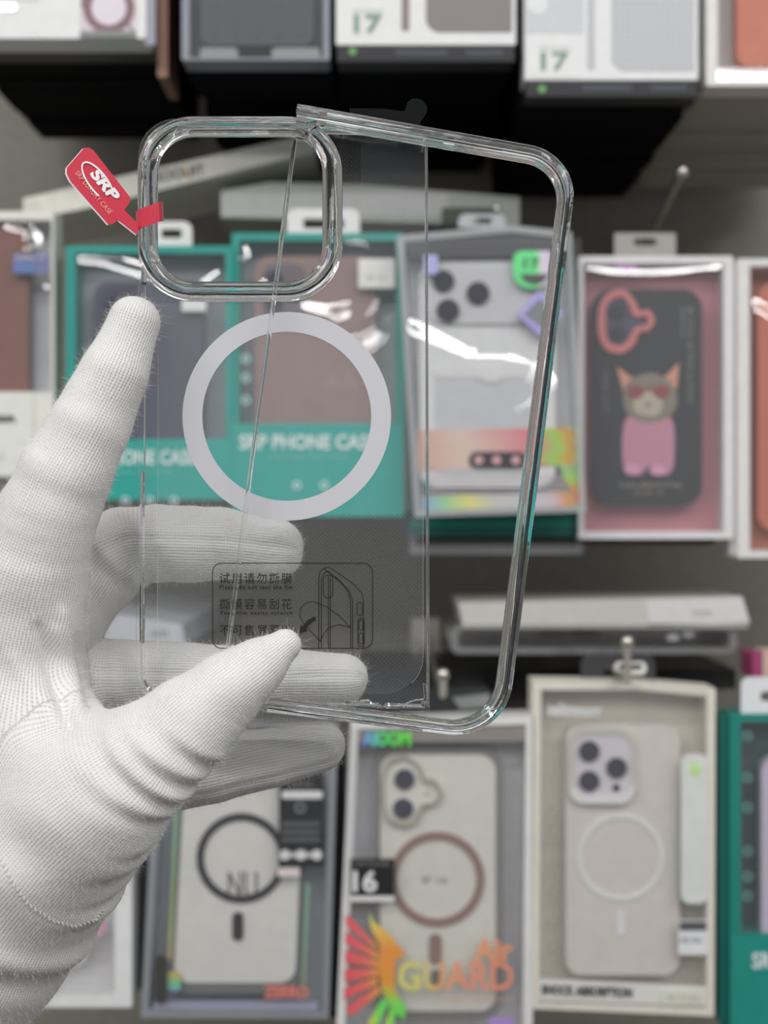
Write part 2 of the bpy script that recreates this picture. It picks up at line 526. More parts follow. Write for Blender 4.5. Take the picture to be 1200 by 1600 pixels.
# c and d: white cartons marked 17
def box17(rect, label, win_c, lower, black_stack_label, black_stack_group, numx, numy, dot, mesh=False):
    x0, y0, x1, y1 = rect
    pk = Pack('phone_case_box', label, 'box', rect, D1)
    pk.rr('box_body', x0, y0, x1, y1, 3, 0, 0.024, card(214, 216, 216))
    pw = x0 + (x1 - x0) * 0.5
    pic = pk.rr('printed_case', pw, y0 + 20, x1 - 6, lower, (2, 2, 2, 22), -0.0005, 0.001, win_c)
    st = pk.rr('printed_strip', pw - 38, y0 + 20, pw - 26, lower - 2, 4, -0.0005, 0.001, win_c)
    if mesh:
        pk.rr('printed_panel', x0 + 2, y0 + 20, pw - 44, 52, 2, -0.0003, 0.001, card(186, 188, 192))
        pk.disc('printed_disc', x0 + 20, 6, 16, -0.0006, 0.0005, card(208, 210, 212))
        pk.rr('printed_panel', x0 + 8, 56, x0 + 88, y1 - 4, 3, -0.0004, 0.0005, card(222, 226, 222))
    pk.text('lettering', '17', numx - 22, numy + 14, 44, 29, -0.0009, card(110, 140, 128), bold=0.025)
    pk.text('lettering', 'FOR PHONE', numx - 24, numy - 18, 48, 6, -0.0009, card(170, 186, 178))
    e = pk.rr('end_flap', x0 + 2, y1, x1 - 2, y1 + 26, 1, 0.0, 0.020, card(26, 27, 32, rough=0.45))
    pk.disc('green_dot', dot[0], dot[1], 6, -0.0005, 0.0005, card(92, 150, 84), parent=e)
    for (a, b) in ((0.33, 0.62), (0.72, 0.93)):
        pk.rr('printed_line', x0 + (x1 - x0) * a, y1 + 8, x0 + (x1 - x0) * b, y1 + 17, 2, -0.0004, 0.0004, card(60, 62, 72), parent=e)
    stack_behind((x0, y0, x1, y1 + 24), D1, 10, 0.0255, card(9, 10, 12, spec=0.05, rough=0.8), card(14, 14, 17, spec=0.05, rough=0.8), black_stack_label, black_stack_group)
    return pk
box17((525, -340, 806, 70), 'white carton marked 17 with a brown phone case print, top row centre', card(124, 114, 114), 50,
      'black carton stacked behind the 17 carton with brown print', 'black cartons behind the brown print', 575, 37, (551, 80))
def mesh_mat():
    m = card(184, 186, 190).copy(); m.name = 'woven_silver_print'
    nt = m.node_tree; p = nt.nodes['Principled BSDF']
    tc = nt.nodes.new('ShaderNodeTexCoord')
    ck = nt.nodes.new('ShaderNodeTexChecker'); ck.inputs['Scale'].default_value = 420
    ck.inputs['Color1'].default_value = (0.66, 0.67, 0.70, 1); ck.inputs['Color2'].default_value = (0.52, 0.53, 0.56, 1)
    mp = nt.nodes.new('ShaderNodeMapping'); mp.inputs['Rotation'].default_value = (0, math.radians(45), 0)
    nt.links.new(tc.outputs['Object'], mp.inputs['Vector']); nt.links.new(mp.outputs[0], ck.inputs['Vector'])
    nt.links.new(ck.outputs['Color'], p.inputs['Base Color'])
    return m
box17((820, -340, 1091, 125), 'white carton marked 17 with a silver woven phone case print, top row right', mesh_mat(), 110,
      'black carton stacked behind the 17 carton with silver print', 'black cartons behind the silver print', 867, 96, (847, 139), mesh=True)

# e: white framed box with an orange case, top right corner
pk = Pack('phone_case_box', 'white framed window box with an orange phone case, top right corner', 'box', (1104, -340, 1420, 134), D1)
window_box(pk, (1122, -320, 1404, 124), 0.024, card(208, 206, 200), card(196, 190, 194),
           film_curves=[([(1128, 118), (1165, 104), (1205, 116)], 0.0095, 1.0)])
pk.rr('phone_case', 1152, -300, 1380, 104, 20, 0.004, 0.014, card(200, 114, 84))
stack_behind((1104, -340, 1420, 134), D1, 9, 0.0265, card(150, 146, 134), card(168, 164, 150),
             'beige carton stacked behind the orange case box in the corner', 'beige cartons behind the orange case box')

# ---- things lying between the first and second rows
def lying_box(name, label, quad, d, depth, mat, cat='box', extra=None):
    """a flat carton lying across the hooks: its long edge strip is traced, its depth runs back"""
    xs = [q[0] for q in quad]; ys = [q[1] for q in quad]
    pk = Pack(name, label, cat, (min(xs), min(ys), max(xs), max(ys)), d)
    pk.prism('box_body', quad, 0, depth, mat)
    return pk
pk = lying_box('flat_box', 'long white flat carton lying aslant above the teal boxes', [(36, 310), (488, 208), (492, 236), (150, 322), (36, 345)], 0.955, 0.10, card(206, 203, 192))
pk.text('lettering', 'GOOUIT', 238, 286, 84, 17, -0.0004, card(70, 72, 72), rot=-9, bold=0.03)
pk.prism('orange_accent', [(287, 264), (291, 263), (294, 272), (290, 272)], -0.0007, 0.0, card(214, 150, 60))
pk.rr('end_panel', 36, 312, 60, 344, 2, -0.0006, 0.001, card(196, 192, 182))
pk = lying_box('flat_box', 'pale green white flat carton lying above the clear 17 box', [(345, 298), (420, 285), (560, 288), (812, 308), (812, 352), (345, 340)], 0.97, 0.12, card(166, 170, 160))
pk.rr('printed_strip', 345, 303, 700, 338, 2, -0.0006, 0.001, card(186, 186, 184))
pk.prism('slot', [rr(690, 324, 772, 348, 3)], -0.0008, 0.0, card(78, 80, 76))
pk.prism('slot_tab', [rr(716, 334, 748, 352, 10)], -0.0014, -0.0006, card(176, 178, 174))

# ---- row 2
# f: cream box with a brown case, left edge
pk = Pack('phone_case_box', 'cream framed window box with brown leather phone case at the left edge', 'box', (-190, 330, 84, 745), D2, lean=2.0, roll=2.2)
window_box(pk, (-170, 344, 80, 612), 0.024, card(214, 210, 200), card(196, 198, 204),
           film_curves=[([(20, 352), (50, 358), (66, 380), (68, 396)], 0.0114, 1.1), ([(60, 430), (64, 442)], 0.0076, 1.0)])
pk.rr('phone_case', -150, 352, 44, 640, 26, 0.006, 0.015, card(126, 84, 74, rough=0.55, bump=0.5))
pk.rr('case_rim', -153, 349, 48, 640, 28, 0.0075, 0.016, card(96, 88, 88))
pk.rr('blue_sticker', 20, 396, 76, 428, 3, -0.0012, -0.0006, card(108, 112, 150))
pk.rr('printed_strip', 22, 410, 54, 426, 2, -0.0017, -0.0011, card(92, 116, 168))
pk.text('lettering', 'CASE 17', 25, 406, 46, 7, -0.0018, card(190, 190, 210), bold=0.02)
bd = pk.rr('label_band', -188, 616, 52, 744, 2, -0.0016, -0.0006, card(214, 212, 204))
pk.text('lettering', 'LEATHER SIER', -120, 660, 146, 11, -0.0022, ink_m, bold=0.03, parent=bd)
pk.text('lettering', 'FOR PHONE 17', -60, 718, 66, 8, -0.0022, card(150, 150, 150), parent=bd)
# g: teal box with navy case
def teal_box(rect, win, label, case_rect, case_m, band_y, curves, tab, text_x, text_y, text_w, lean, roll, text=True, thick=0.024, d=D2):
    pk = Pack('phone_case_box', label, 'box', rect, d, lean=lean, roll=roll)
    x0, y0, x1, y1 = rect
    window_box(pk, win, thick, teal_m, card(150, 156, 164), film_curves=curves)
    bd = pk.rr('label_band', x0 + 1, band_y, x1 - 1, y1 - 1, 1, -0.0016, -0.0005, card(24, 150, 140))
    if text:
        pk.text('lettering', 'SRP PHONE CASE', text_x, text_y, text_w, 23, -0.0021, card(196, 222, 216), bold=0.03, parent=bd)
        pk.text('lettering', 'Simple protection & more than life', text_x + text_w * 0.2, text_y + 16, text_w * 0.6, 8, -0.0021, card(120, 190, 180), parent=bd)
        for k in range(3):
            cx = text_x + text_w * (0.42 + 0.2 * k); cy = text_y + 56
            pk.prism('icon', [circ(cx, cy, 7, 6), circ(cx, cy, 4, 6)], -0.0021, -0.0016, card(190, 220, 212), parent=bd)
    if tab: hang_tab(pk, *tab)
    return pk
pk = teal_box((103, 384, 364, 782), (118, 396, 352, 690), 'teal framed window box with dark navy phone case beside the index finger', None, None, 686,
              [([(118, 398), (160, 402), (205, 418), (240, 428)], 0.0200, 1.1), ([(318, 440), (340, 424)], 0.0095, 0.9)],
              None, 116, 726, 190, 2.5, 2.0)
hang_tab(pk, 236, 346, 300, 390, card(206, 208, 206), (252, 358, 284, 372))
ph = pk.rr('phone_case', 146, 440, 318, 700, 24, 0.006, 0.015, card(72, 74, 92, rough=0.5))
cm = pk.prism('camera_bump', [rr(158, 448, 232, 560, 22)], 0.0045, 0.007, card(58, 60, 78), parent=ph)
for (a, b) in ((180, 476), (180, 520), (212, 498)): lens(pk, a, b, 14, 0.0045, ph)
pk.rr('white_sticker', 284, 466, 322, 486, 2, -0.0014, -0.0006, card(216, 216, 210))
# h: teal box with brown case
pk = teal_box((362, 364, 632, 808), (374, 376, 618, 664), 'teal framed window box with brown phone case seen behind the white ring', None, None, 662,
              [([(560, 470), (598, 462), (600, 500), (590, 530)], 0.0150, 1.0), ([(480, 478), (530, 490), (556, 520)], 0.0150, 1.0),
               ([(378, 380), (390, 400), (396, 430)], 0.0095, 1.0), ([(572, 380), (578, 396)], 0.0076, 1.0), ([(600, 424), (612, 444)], 0.0076, 1.0)],
              (448, 326, 562, 374, card(222, 223, 220), (474, 341, 538, 357)), 374, 702, 214, 1.0, 0.6)
ph = pk.rr('phone_case', 398, 400, 586, 690, 24, 0.006, 0.015, card(142, 118, 112, rough=0.55))
cm = pk.rr('camera_bump', 410, 412, 478, 500, 20, 0.0045, 0.007, card(104, 96, 104), parent=ph)
for (a, b) in ((428, 436), (428, 474), (458, 455)): lens(pk, a, b, 13, 0.0045, ph)
pk.rr('white_sticker', 560, 404, 617, 450, 2, -0.0016, -0.0006, card(220, 218, 204))
pk.text('lettering', 'IP 17', 574, 438, 28, 8, -0.0021, card(170, 168, 150))
for yy in (560, 590, 625):
    pk.ring('printed_icon', 378 + 6, yy, 4, 7, -0.0014, -0.0008, card(160, 200, 196))
# i: clear plastic box marked 17, tilted
pk = Pack('phone_case_box', 'clear plastic box with silver phone and green 17 badge, right of the white ring', 'box', (620, 352, 915, 806), D2 - 0.03, roll=-2.2, lean=1.0)
edge_m = film_mat('clear_box_edge', tint=(0.9, 0.93, 0.95), haze=0.45, gloss=2.0, hazecol=(0.86, 0.88, 0.89))
outer = [(620, 368), (800, 352), (893, 362), (916, 800), (648, 808)]
inner = [(632, 378), (800, 363), (884, 372), (905, 790), (658, 797)]
pk.prism('box_frame', [outer, inner], 0, 0.026, edge_m)
pk.prism('backing', [(634, 380), (800, 366), (882, 374), (902, 788), (660, 795)], 0.022, 0.025, card(206, 207, 208))
pk.prism('top_panel', [(634, 380), (800, 366), (882, 374), (882, 398), (640, 402)], 0.001, 0.02, film_mat('grey_top_panel', tint=(0.6, 0.6, 0.62), haze=0.3, hazecol=(0.4, 0.4, 0.42)))
ph = pk.prism('phone', [rr(655, 408, 868, 760, 26)], 0.007, 0.016, card(208, 209, 211, rough=0.35))
cp = pk.prism('camera_plateau', [rr(664, 416, 862, 506, 30)], 0.0045, 0.008, card(190, 190, 194, rough=0.3), parent=ph)
for (a, b, r) in ((693, 439, 17), (700, 485, 18), (747, 458, 18)): lens(pk, a, b, r, 0.0045, cp)
pk.prism('card_slot', [rr(680, 572, 832, 740, 10)], 0.0064, 0.0072, card(188, 190, 194, rough=0.35), parent=ph)
pk.prism('slot_lip', [rr(680, 574, 834, 590, 6)], 0.0058, 0.0066, card(228, 228, 224, rough=0.3), parent=ph)
pk.prism('slot_thumb_notch', [circ(768, 584, 20, 24, 14)], 0.0052, 0.006, card(214, 222, 216), parent=ph)
# green badge
bg = pk.prism('badge', [rr(802, 392, 862, 450, (14, 4, 26, 26))], -0.0018, -0.0008, foil('badge_foil', [(0, (96, 206, 130)), (0.6, (104, 210, 134)), (0.75, (206, 190, 206)), (1, (196, 170, 220))], 'X'))
pk.prism('badge_window', [[(812, 428), (858, 428), (850, 440), (836, 445), (820, 440)]], -0.0024, -0.0017, card(80, 82, 84), parent=bg)
pk.text('lettering', '17', 818, 420, 26, 17, -0.0024, card(56, 130, 82), bold=0.04, parent=bg)
dm = [(808, 492), (842, 454), (880, 488), (850, 530)]
dmi = [(818, 492), (843, 466), (868, 489), (848, 514)]
pk.prism('diamond_sticker', [dm, dmi], -0.0018, -0.0008, card(160, 150, 216))
pk.prism('diamond_centre', dmi, -0.0016, -0.0008, card(120, 122, 124))
pk.rr('blue_sticker', 662, 398, 684, 428, 3, -0.0018, -0.0008, card(160, 162, 214))
rb = foil('rainbow_film', [(0, (206, 164, 150)), (0.3, (222, 190, 176)), (0.55, (214, 150, 150)), (0.72, (240, 120, 130)), (0.83, (150, 200, 90)), (0.93, (236, 150, 70)), (1, (170, 200, 120))], 'X', bands=0.25)
band = pk.prism('rainbow_band', [(652, 672), (906, 668), (908, 726), (653, 736)], 0.0062, 0.0068, rb)
rb2 = foil('rainbow_foot', [(0, (140, 170, 210)), (0.15, (150, 200, 150)), (0.3, (214, 206, 120)), (0.45, (190, 188, 186)), (0.8, (196, 186, 192)), (0.9, (232, 140, 80)), (1, (150, 200, 110))], 'X', bands=0.2)
pk.prism('rainbow_foot', [(660, 776), (908, 768), (910, 794), (660, 800)], 0.0062, 0.0068, rb2)
pk.prism('rainbow_corner', [(872, 726), (908, 726), (912, 786), (900, 786)], 0.0058, 0.0062, foil('rainbow_corner', [(0, (214, 120, 150)), (0.3, (236, 140, 90)), (0.6, (160, 210, 90)), (1, (150, 180, 140))], 'Z', bands=0.3))
pl = pk.prism('black_pill', [rr(733, 706, 823, 732, 12)], 0.0052, 0.006, card(44, 38, 42))
for cx in (748, 776, 806): pk.disc('pill_hole', cx, 719, 7, 0.0046, 0.0053, card(216, 160, 164), parent=pl)
for k in range(9):
    pk.rr('printed_line', 664 + k, 742 + k * 6, 880 + k * 2, 744 + k * 6, 0, 0.0064, 0.0069, card(196, 188, 190))
pk.film('window_sheet', 630, 372, 908, 798, -0.0004, CLEAR,
        [([(640, 510), (690, 532), (740, 556), (790, 556), (840, 568), (870, 600), (893, 655), (902, 700)], 0.0210, 0.93)], nx=90, ny=120)
hang_tab(pk, 716, 334, 790, 356, film_mat('clear_tab', haze=0.5, gloss=2.0), (738, 340, 768, 350))
# boxes hanging behind it
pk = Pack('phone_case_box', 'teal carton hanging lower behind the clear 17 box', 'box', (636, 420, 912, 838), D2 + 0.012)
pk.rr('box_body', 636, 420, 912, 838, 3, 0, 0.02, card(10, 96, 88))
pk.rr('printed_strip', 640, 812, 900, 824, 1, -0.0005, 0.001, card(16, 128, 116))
pk = Pack('phone_case_box', 'clear plastic box with dark insert hanging lowest behind the teal carton', 'box', (640, 430, 912, 866), D2 + 0.035)
pk.rr('box_frame', 640, 430, 912, 866, 5, 0, 0.02, edge_m, hole=(650, 440, 902, 852, 3))
pk.rr('insert', 650, 440, 902, 846, 3, 0.004, 0.018, card(54, 54, 56))

# j: pink box, black case with cat print
pk = Pack('phone_case_box', 'white framed window box with pink backing and a cat print case', 'box', (904, 400, 1146, 842), D2, yaw=-3)
x0, y0, x1, y1 = pk.rect
pink = card(188, 122, 130)
window_box(pk, (913, 412, 1130, 830), 0.024, card(206, 202, 204), pink,
           film_curves=[([(914, 412), (960, 421), (1010, 422), (1060, 420), (1122, 410)], 0.0114, 1.2)], film=CLEARH)
ph = pk.rr('phone_case', 925, 452, 1097, 790, 30, 0.006, 0.015, card(34, 35, 37, rough=0.4))
def blob(pts, n=64, k=1):
    """smooth closed outline through points (Catmull-Rom)"""
    out = []; N = len(pts)
    for i in range(N):
        p0, p1, p2, p3 = (Vector(pts[(i + q) % N]) for q in (-1, 0, 1, 2))
        for t in np.linspace(0, 1, 7, endpoint=False):
            out.append(tuple(0.5 * ((2 * p1) + (p2 - p0) * t + (2 * p0 - 5 * p1 + 4 * p2 - p3) * t * t + (3 * p1 - p0 - 3 * p2 + p3) * t ** 3)))
    return out
cam_o = blob([(936, 480), (950, 458), (975, 452), (992, 470), (1000, 485), (1014, 484), (1023, 500), (1014, 516), (999, 520), (990, 540), (970, 552), (946, 545), (935, 520)])
cam_i = blob([(947, 482), (957, 468), (973, 464), (984, 478), (991, 494), (1010, 494), (1013, 502), (1008, 508), (992, 512), (982, 530), (969, 539), (952, 534), (947, 516)])
cr = pk.prism('camera_rim', [cam_o, cam_i], 0.0035, 0.0065, card(200, 112, 110), parent=ph)
pk.prism('camera_plate', [cam_i], 0.0055, 0.0062, card(70, 66, 84), parent=ph)
for (a, b) in ((965, 486), (965, 520)): lens(pk, a, b, 12, 0.0055, ph)
dyc = 0.0057
cat_body = pk.prism('printed_cat', blob([(978, 655), (1000, 650), (1040, 650), (1052, 662), (1054, 700), (1050, 735), (1032, 742), (1016, 728), (1000, 742), (978, 738), (972, 700)]), dyc, 0.0062, card(190, 128, 150), parent=ph)
pk.prism('printed_cat', [(964, 573), (990, 592), (985, 622), (974, 612)], dyc, 0.0062, card(206, 140, 118), parent=ph)
pk.prism('printed_cat', [(1061, 566), (1038, 590), (1046, 622), (1058, 604)], dyc, 0.0062, card(206, 140, 118), parent=ph)
pk.prism('printed_cat', blob([(978, 600), (1000, 586), (1026, 584), (1050, 600), (1058, 628), (1044, 652), (1014, 660), (984, 650), (974, 626)]), dyc - 0.0002, 0.0062, card(128, 118, 104), parent=ph)
pk.prism('printed_cat', blob([(990, 626), (1012, 606), (1034, 626), (1030, 646), (1012, 650), (994, 644)]), dyc - 0.0004, 0.0062, card(176, 166, 146), parent=ph)
for cx in (993, 1034):
    pk.prism('printed_glasses', circ(cx, 612, 13, 20, 11), dyc - 0.0008, 0.006, card(140, 62, 62), parent=ph)
pk.rr('printed_glasses', 1000, 606, 1028, 611, 2, dyc - 0.0008, 0.006, card(140, 62, 62), parent=ph)
pk.prism('printed_cat', circ(1012, 632, 4, 10, 3), dyc - 0.0008, 0.006, card(120, 80, 80), parent=ph)
for (a, b) in ((988, 733), (1028, 735)):
    pk.prism('printed_cat', circ(a, b, 13, 20, 8), dyc - 0.0004, 0.006, card(220, 150, 176), parent=ph)
pk.text('lettering', 'COOL MEOW STYLE', 968, 762, 96, 8, dyc - 0.0003, card(136, 128, 118), bold=0.02, parent=ph)
pk.text('lettering', 'wear it', 990, 772, 46, 7, dyc - 0.0003, card(136, 128, 118), parent=ph)
pk.text('lettering', 'BE COOL BE PINK ALWAYS', 1074, 480, 150, 9, dyc - 0.0003, card(120, 122, 128), rot=90, parent=ph)
pk.text('lettering', 'fashion', 1064, 480, 46, 7, dyc - 0.0003, card(120, 122, 128), rot=90, parent=ph)
pk.text('lettering', 'PINK CAT', 942, 582, 62, 8, dyc - 0.0003, card(110, 110, 116), rot=90, parent=ph)
pk.prism('hang_tab', [rr(960, 364, 1056, 402, (3, 3, 1, 1)), rr(990, 372, 1026, 384, 5)], 0.001, 0.0022, card(150, 148, 142))
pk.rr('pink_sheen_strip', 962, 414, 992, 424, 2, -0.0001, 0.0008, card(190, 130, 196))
stack_behind((916, 418, 1132, 852), D2 + 0.003, 3, 0.026, card(70, 66, 62), card(90, 86, 80),
             'dull carton hanging behind the pink cat print box', 'cartons behind the pink box', jitter=1)
# k: orange red box on the right edge
pk = Pack('phone_case_box', 'white framed window box with orange red case at the right edge', 'box', (1152, 404, 1420, 872), D2)
window_box(pk, (1172, 416, 1404, 860), 0.024, card(206, 204, 200), card(186, 116, 92),
           film_curves=[([(1172, 472), (1188, 476), (1204, 492)], 0.0133, 1.1)])
pk.rr('phone_case', 1184, 440, 1390, 830, 28, 0.006, 0.015, card(188, 104, 82))
pk.rr('side_strip', 1140, 412, 1153, 868, 2, 0.002, 0.022, card(170, 168, 166))

# ---- hooks and lying boxes between rows 2 and 3
metal = card(196, 190, 180, rough=0.25, metal=0.9)
def hook(label, tipx, tipy, d, px2, py2, d2, rpx, up=False):
    """steel peg: rod from the wall plate out to a rounded tip"""
    a = P(tipx, tipy, d); b = P(px2, py2, d2)
    o = bpy.data.objects.new('peg_hook', None); COL.objects.link(o); o.location = b
    tag(o, label, 'hook', 'steel peg hooks on the wall')
    def tube(name, p, q, r, n=12, cap=True):
        ax = (q - p).normalized(); u = ax.orthogonal().normalized(); w = ax.cross(u)
        V = []; F = []
        rings = [(0, r), (1, r)]
        for t, rad in rings:
            c = p.lerp(q, t) - b
            for i in range(n):
                an = 2 * math.pi * i / n
                V.append(tuple(c + (u * math.cos(an) + w * math.sin(an)) * rad))
        for i in range(n): F.append((i, (i + 1) % n, n + (i + 1) % n, n + i))
        F.append(tuple(reversed(range(n)))); F.append(tuple(range(n, 2 * n)))
        return link_mesh(name, V, F, metal, o, smooth=False)
    r = rpx * d / FPX
    if up:                       # level rod with an upturned tip
        k = Vector((a.x, a.y, b.z))
        tube('rod', k + Vector((0, 0, 0)), b, r * 0.75); tube('upturned_end', k, a, r * 0.75)
    else:
        tube('rod', a, b, r * 0.75)
    bm = bmesh.new(); bmesh.ops.create_uvsphere(bm, u_segments=16, v_segments=10, radius=r * 1.25)
    me = bpy.data.meshes.new('tip'); bm.to_mesh(me); bm.free()
    me.polygons.foreach_set('use_smooth', [True] * len(me.polygons))
    t = bpy.data.objects.new('tip', me); COL.objects.link(t); t.parent = o; t.location = a - b; me.materials.append(metal)
    # square foot plate on the wall
    s_ = 0.012
    v = [(x, y, z) for x in (-s_, s_) for y in (-0.003, 0.0) for z in (-s_ * 1.6, s_ * 1.6)]
    f = [(0, 1, 3, 2), (4, 6, 7, 5), (0, 4, 5, 1), (2, 3, 7, 6), (0, 2, 6, 4), (1, 5, 7, 3)]
    link_mesh('wall_plate', v, f, metal, o)
    return o
hook('steel peg hook sticking up above the pink cat print box', 1066, 268, D2 - 0.02, 1000, 402, WALL_Y - 0.0005, 8)
hook('steel peg hook showing left of the tilted frame above the Air box', 692, 1054, D3 - 0.03, 665, 1002, WALL_Y - 0.0005, 8, up=True)
hook('steel peg hook poking out over the cream box', 980, 1003, D3 - 0.02, 872, 988.5, WALL_Y - 0.0005, 8, up=True)
hook('small steel hook tip in front of the pale green flat carton', 776, 326, D2 - 0.02, 752, 420, WALL_Y - 0.0005, 5)

pk = lying_box('flat_box', 'white flat carton lying on a clear tray above the cream box', [(716, 942), (1160, 932), (1172, 974), (900, 982), (724, 980)], 0.93, 0.09, card(180, 178, 172))
pk.prism('end_panel', [(1010, 938), (1160, 933), (1171, 973), (1014, 978)], -0.0006, 0.001, card(196, 193, 192))
pk.text('lettering', 'MOCEL', 1082, 962, 32, 8, -0.0009, card(140, 138, 140))
pk.rr('bottom_lip', 720, 975, 1168, 982, 2, -0.0006, 0.004, card(150, 148, 142))
pk = Pack('plastic_tray', 'clear plastic tray lying under the white flat carton above the cream box', 'tray', (704, 976, 1152, 1024), 0.935)
tray_m = film_mat('tray_plastic', tint=(0.86, 0.85, 0.83), haze=0.22, gloss=3.0, rough=0.06)
pk.prism('tray_shell', [rr(704, 976, 1152, 1022, 14), rr(716, 986, 1140, 1012, 8)], 0, 0.085, tray_m)
pk.prism('tray_floor', [rr(712, 984, 1144, 1014, 8)], 0.05, 0.052, tray_m)
for (a, b) in ((1052, 996), (1076, 990)): pk.prism('tray_dimple', circ(a, b, 10, 18, 6), -0.001, 0.004, film_mat('blister_plastic', haze=0.4, gloss=2.5))
# dark cartons behind, grey flat box at left
pk = lying_box('flat_box', 'pale grey flat carton seen under the middle finger behind the case', [(120, 950), (284, 976), (290, 1010), (120, 1010)], 0.93, 0.23, card(170, 172, 178))
pk.rr('printed_strip', 236, 985, 262, 994, 1, -0.0006, 0.0005, card(140, 144, 146))
pk = lying_box('flat_box', 'near black carton lying under the clear tray', [(560, 1046), (1150, 1046), (1150, 1076), (560, 1110)], 1.02, 0.14, card(26, 26, 28))
pk.rr('bottom_lip', 700, 1066, 1140, 1072, 2, -0.0006, 0.002, card(44, 44, 46))
pk = lying_box('flat_box', 'dark grey carton lying behind the peg hook beside the tilted frame', [(540, 1080), (760, 1075), (800, 1116), (540, 1124)], 0.95, 0.0699, card(52, 54, 56))
pk.prism('painted_glint', [(706, 1090), (764, 1084), (770, 1104), (720, 1108)], -0.0006, 0.0008, card(140, 142, 142))  # glint on the carton front, put in as a paler grey quad
# black hang tab above the cream box
pk = Pack('hang_tag', 'black plastic hang tag above the cream box', 'tag', (908, 1018, 1024, 1068), D3 + 0.02)
pk.prism('tag_plate', [rr(908, 1022, 1024, 1068, (18, 18, 2, 2)), rr(945, 1041, 982, 1060, 6)], 0, 0.004, card(52, 53, 55))
pk.prism('glossy_rim', [rr(960, 1034, 1010, 1054, 8), rr(966, 1038, 1004, 1047, 5)], -0.001, 0.0005, card(206, 206, 200, rough=0.2))
pk = Pack('hang_tag', 'white hang tag above the teal box at the right edge', 'tag', (1158, 1058, 1240, 1116), D3 + 0.004)
pk.prism('tag_plate', [rr(1158, 1058, 1240, 1116, (14, 14, 2, 2)), rr(1188, 1080, 1216, 1096, 7)], 0, 0.0016, card(206, 208, 216))
pk = Pack('gift_box', 'small magenta carton behind the white hang tag', 'box', (1176, 1020, 1260, 1060), D3 + 0.05)
pk.prism('box_body', [rr(1176, 1020, 1260, 1060, 2)], 0, 0.03, card(150, 60, 100))
pk.prism('printed_panel', [rr(1192, 1016, 1260, 1060, 2)], -0.001, 0.02, card(190, 160, 150))

# ---- row 3
# l: white framed box behind the wrist
pk = Pack('phone_case_box', 'white framed window box with pink printed case behind the wrist', 'box', (-150, 1240, 206, 1574), D3, roll=2.2)
window_box(pk, (-130, 1260, 178, 1552), 0.022, card(208, 208, 208), card(196, 194, 196))
ph = pk.rr('phone_case', -80, 1270, 140, 1512, 34, 0.006, 0.014, card(206, 204, 200))
pk.disc('pink_print', 148, 1446, 17, -0.0009, -0.0003, card(196, 140, 170))
pk.disc('pink_print', 150, 1440, 6, -0.0014, -0.0008, card(120, 110, 116))
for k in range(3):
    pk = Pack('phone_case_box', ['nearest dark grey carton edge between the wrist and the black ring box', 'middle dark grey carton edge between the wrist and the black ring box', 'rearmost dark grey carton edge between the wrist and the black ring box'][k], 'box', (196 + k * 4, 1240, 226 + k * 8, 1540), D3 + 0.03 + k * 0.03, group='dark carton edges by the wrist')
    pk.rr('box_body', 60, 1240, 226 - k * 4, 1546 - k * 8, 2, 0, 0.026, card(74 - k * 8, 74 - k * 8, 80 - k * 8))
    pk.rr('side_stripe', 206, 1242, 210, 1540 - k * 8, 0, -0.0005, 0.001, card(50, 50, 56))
# m: clear box, black ring case
pk = Pack('phone_case_box', 'clear plastic box with white phone, black ring and black label', 'box', (222, 1130, 530, 1592), D3, roll=1.0)
outer = [(244, 1130), (528, 1130), (514, 1592), (220, 1590)]
inner = [(256, 1142), (516, 1142), (503, 1580), (232, 1578)]
pk.prism('box_frame', [outer, inner], 0, 0.024, film_mat('blue_grey_edge', tint=(0.8, 0.84, 0.88), haze=0.5, gloss=2.0, hazecol=(0.55, 0.58, 0.62)))
pk.prism('backing', inner, 0.021, 0.0235, card(152, 157, 164))
ph = pk.prism('phone', [[(292, 1150), (476, 1150)] + rr(272, 1400, 462, 1536, (0, 0, 26, 26))[2:]], 0.006, 0.015, card(206, 204, 198))
pk.prism('case_rim', [[(284, 1146), (482, 1146)] + rr(266, 1400, 469, 1552, (0, 0, 32, 32))[2:]], 0.0075, 0.017, card(104, 106, 106), parent=ph)
pk.ring('magnet_ring', 377, 1341, 59, 70, 0.0045, 0.0065, card(26, 27, 32), parent=ph)
pk.prism('magnet_pill', [rr(363, 1426, 380, 1470, 8)], 0.0045, 0.0065, card(20, 20, 22), parent=ph)
pk.text('lettering', 'NU', 356, 1402, 46, 40, 0.0052, card(96, 88, 86), parent=ph)
lb = pk.rr('black_label', 436, 1204, 506, 1354, 2, -0.002, -0.0008, card(48, 49, 52))
pk.text('lettering', 'FLEXNU', 455, 1230, 34, 9, -0.0026, card(120, 122, 124), parent=lb)
pk.rr('white_bar', 440, 1236, 504, 1248, 5, -0.0026, -0.0018, card(196, 196, 196), parent=lb)
pk.ring('printed_circle', 469, 1262, 5, 9, -0.0026, -0.0018, card(110, 112, 114), parent=lb)
for k in range(3): pk.rr('grey_rows', 440, 1284 + k * 12, 500, 1292 + k * 12, 1, -0.0026, -0.0018, card(84, 86, 90), parent=lb)
for k in range(3): pk.disc('white_dot', 445 + k * 25, 1336, 8, -0.0026, -0.0018, card(196, 196, 196), parent=lb)
pk.rr('white_bar', 445, 1332, 495, 1340, 2, -0.0024, -0.0018, card(170, 170, 170), parent=lb)
pk.rr('pale_strip', 434, 1356, 468, 1370, 2, -0.0014, -0.0006, card(200, 192, 190))
pk.text('lettering', 'ZERRO', 412, 1560, 70, 20, -0.0012, card(206, 116, 104), bold=0.05)
pk.rr('black_slot', 243, 1494, 260, 1568, 6, -0.0008, 0.002, card(62, 62, 58))
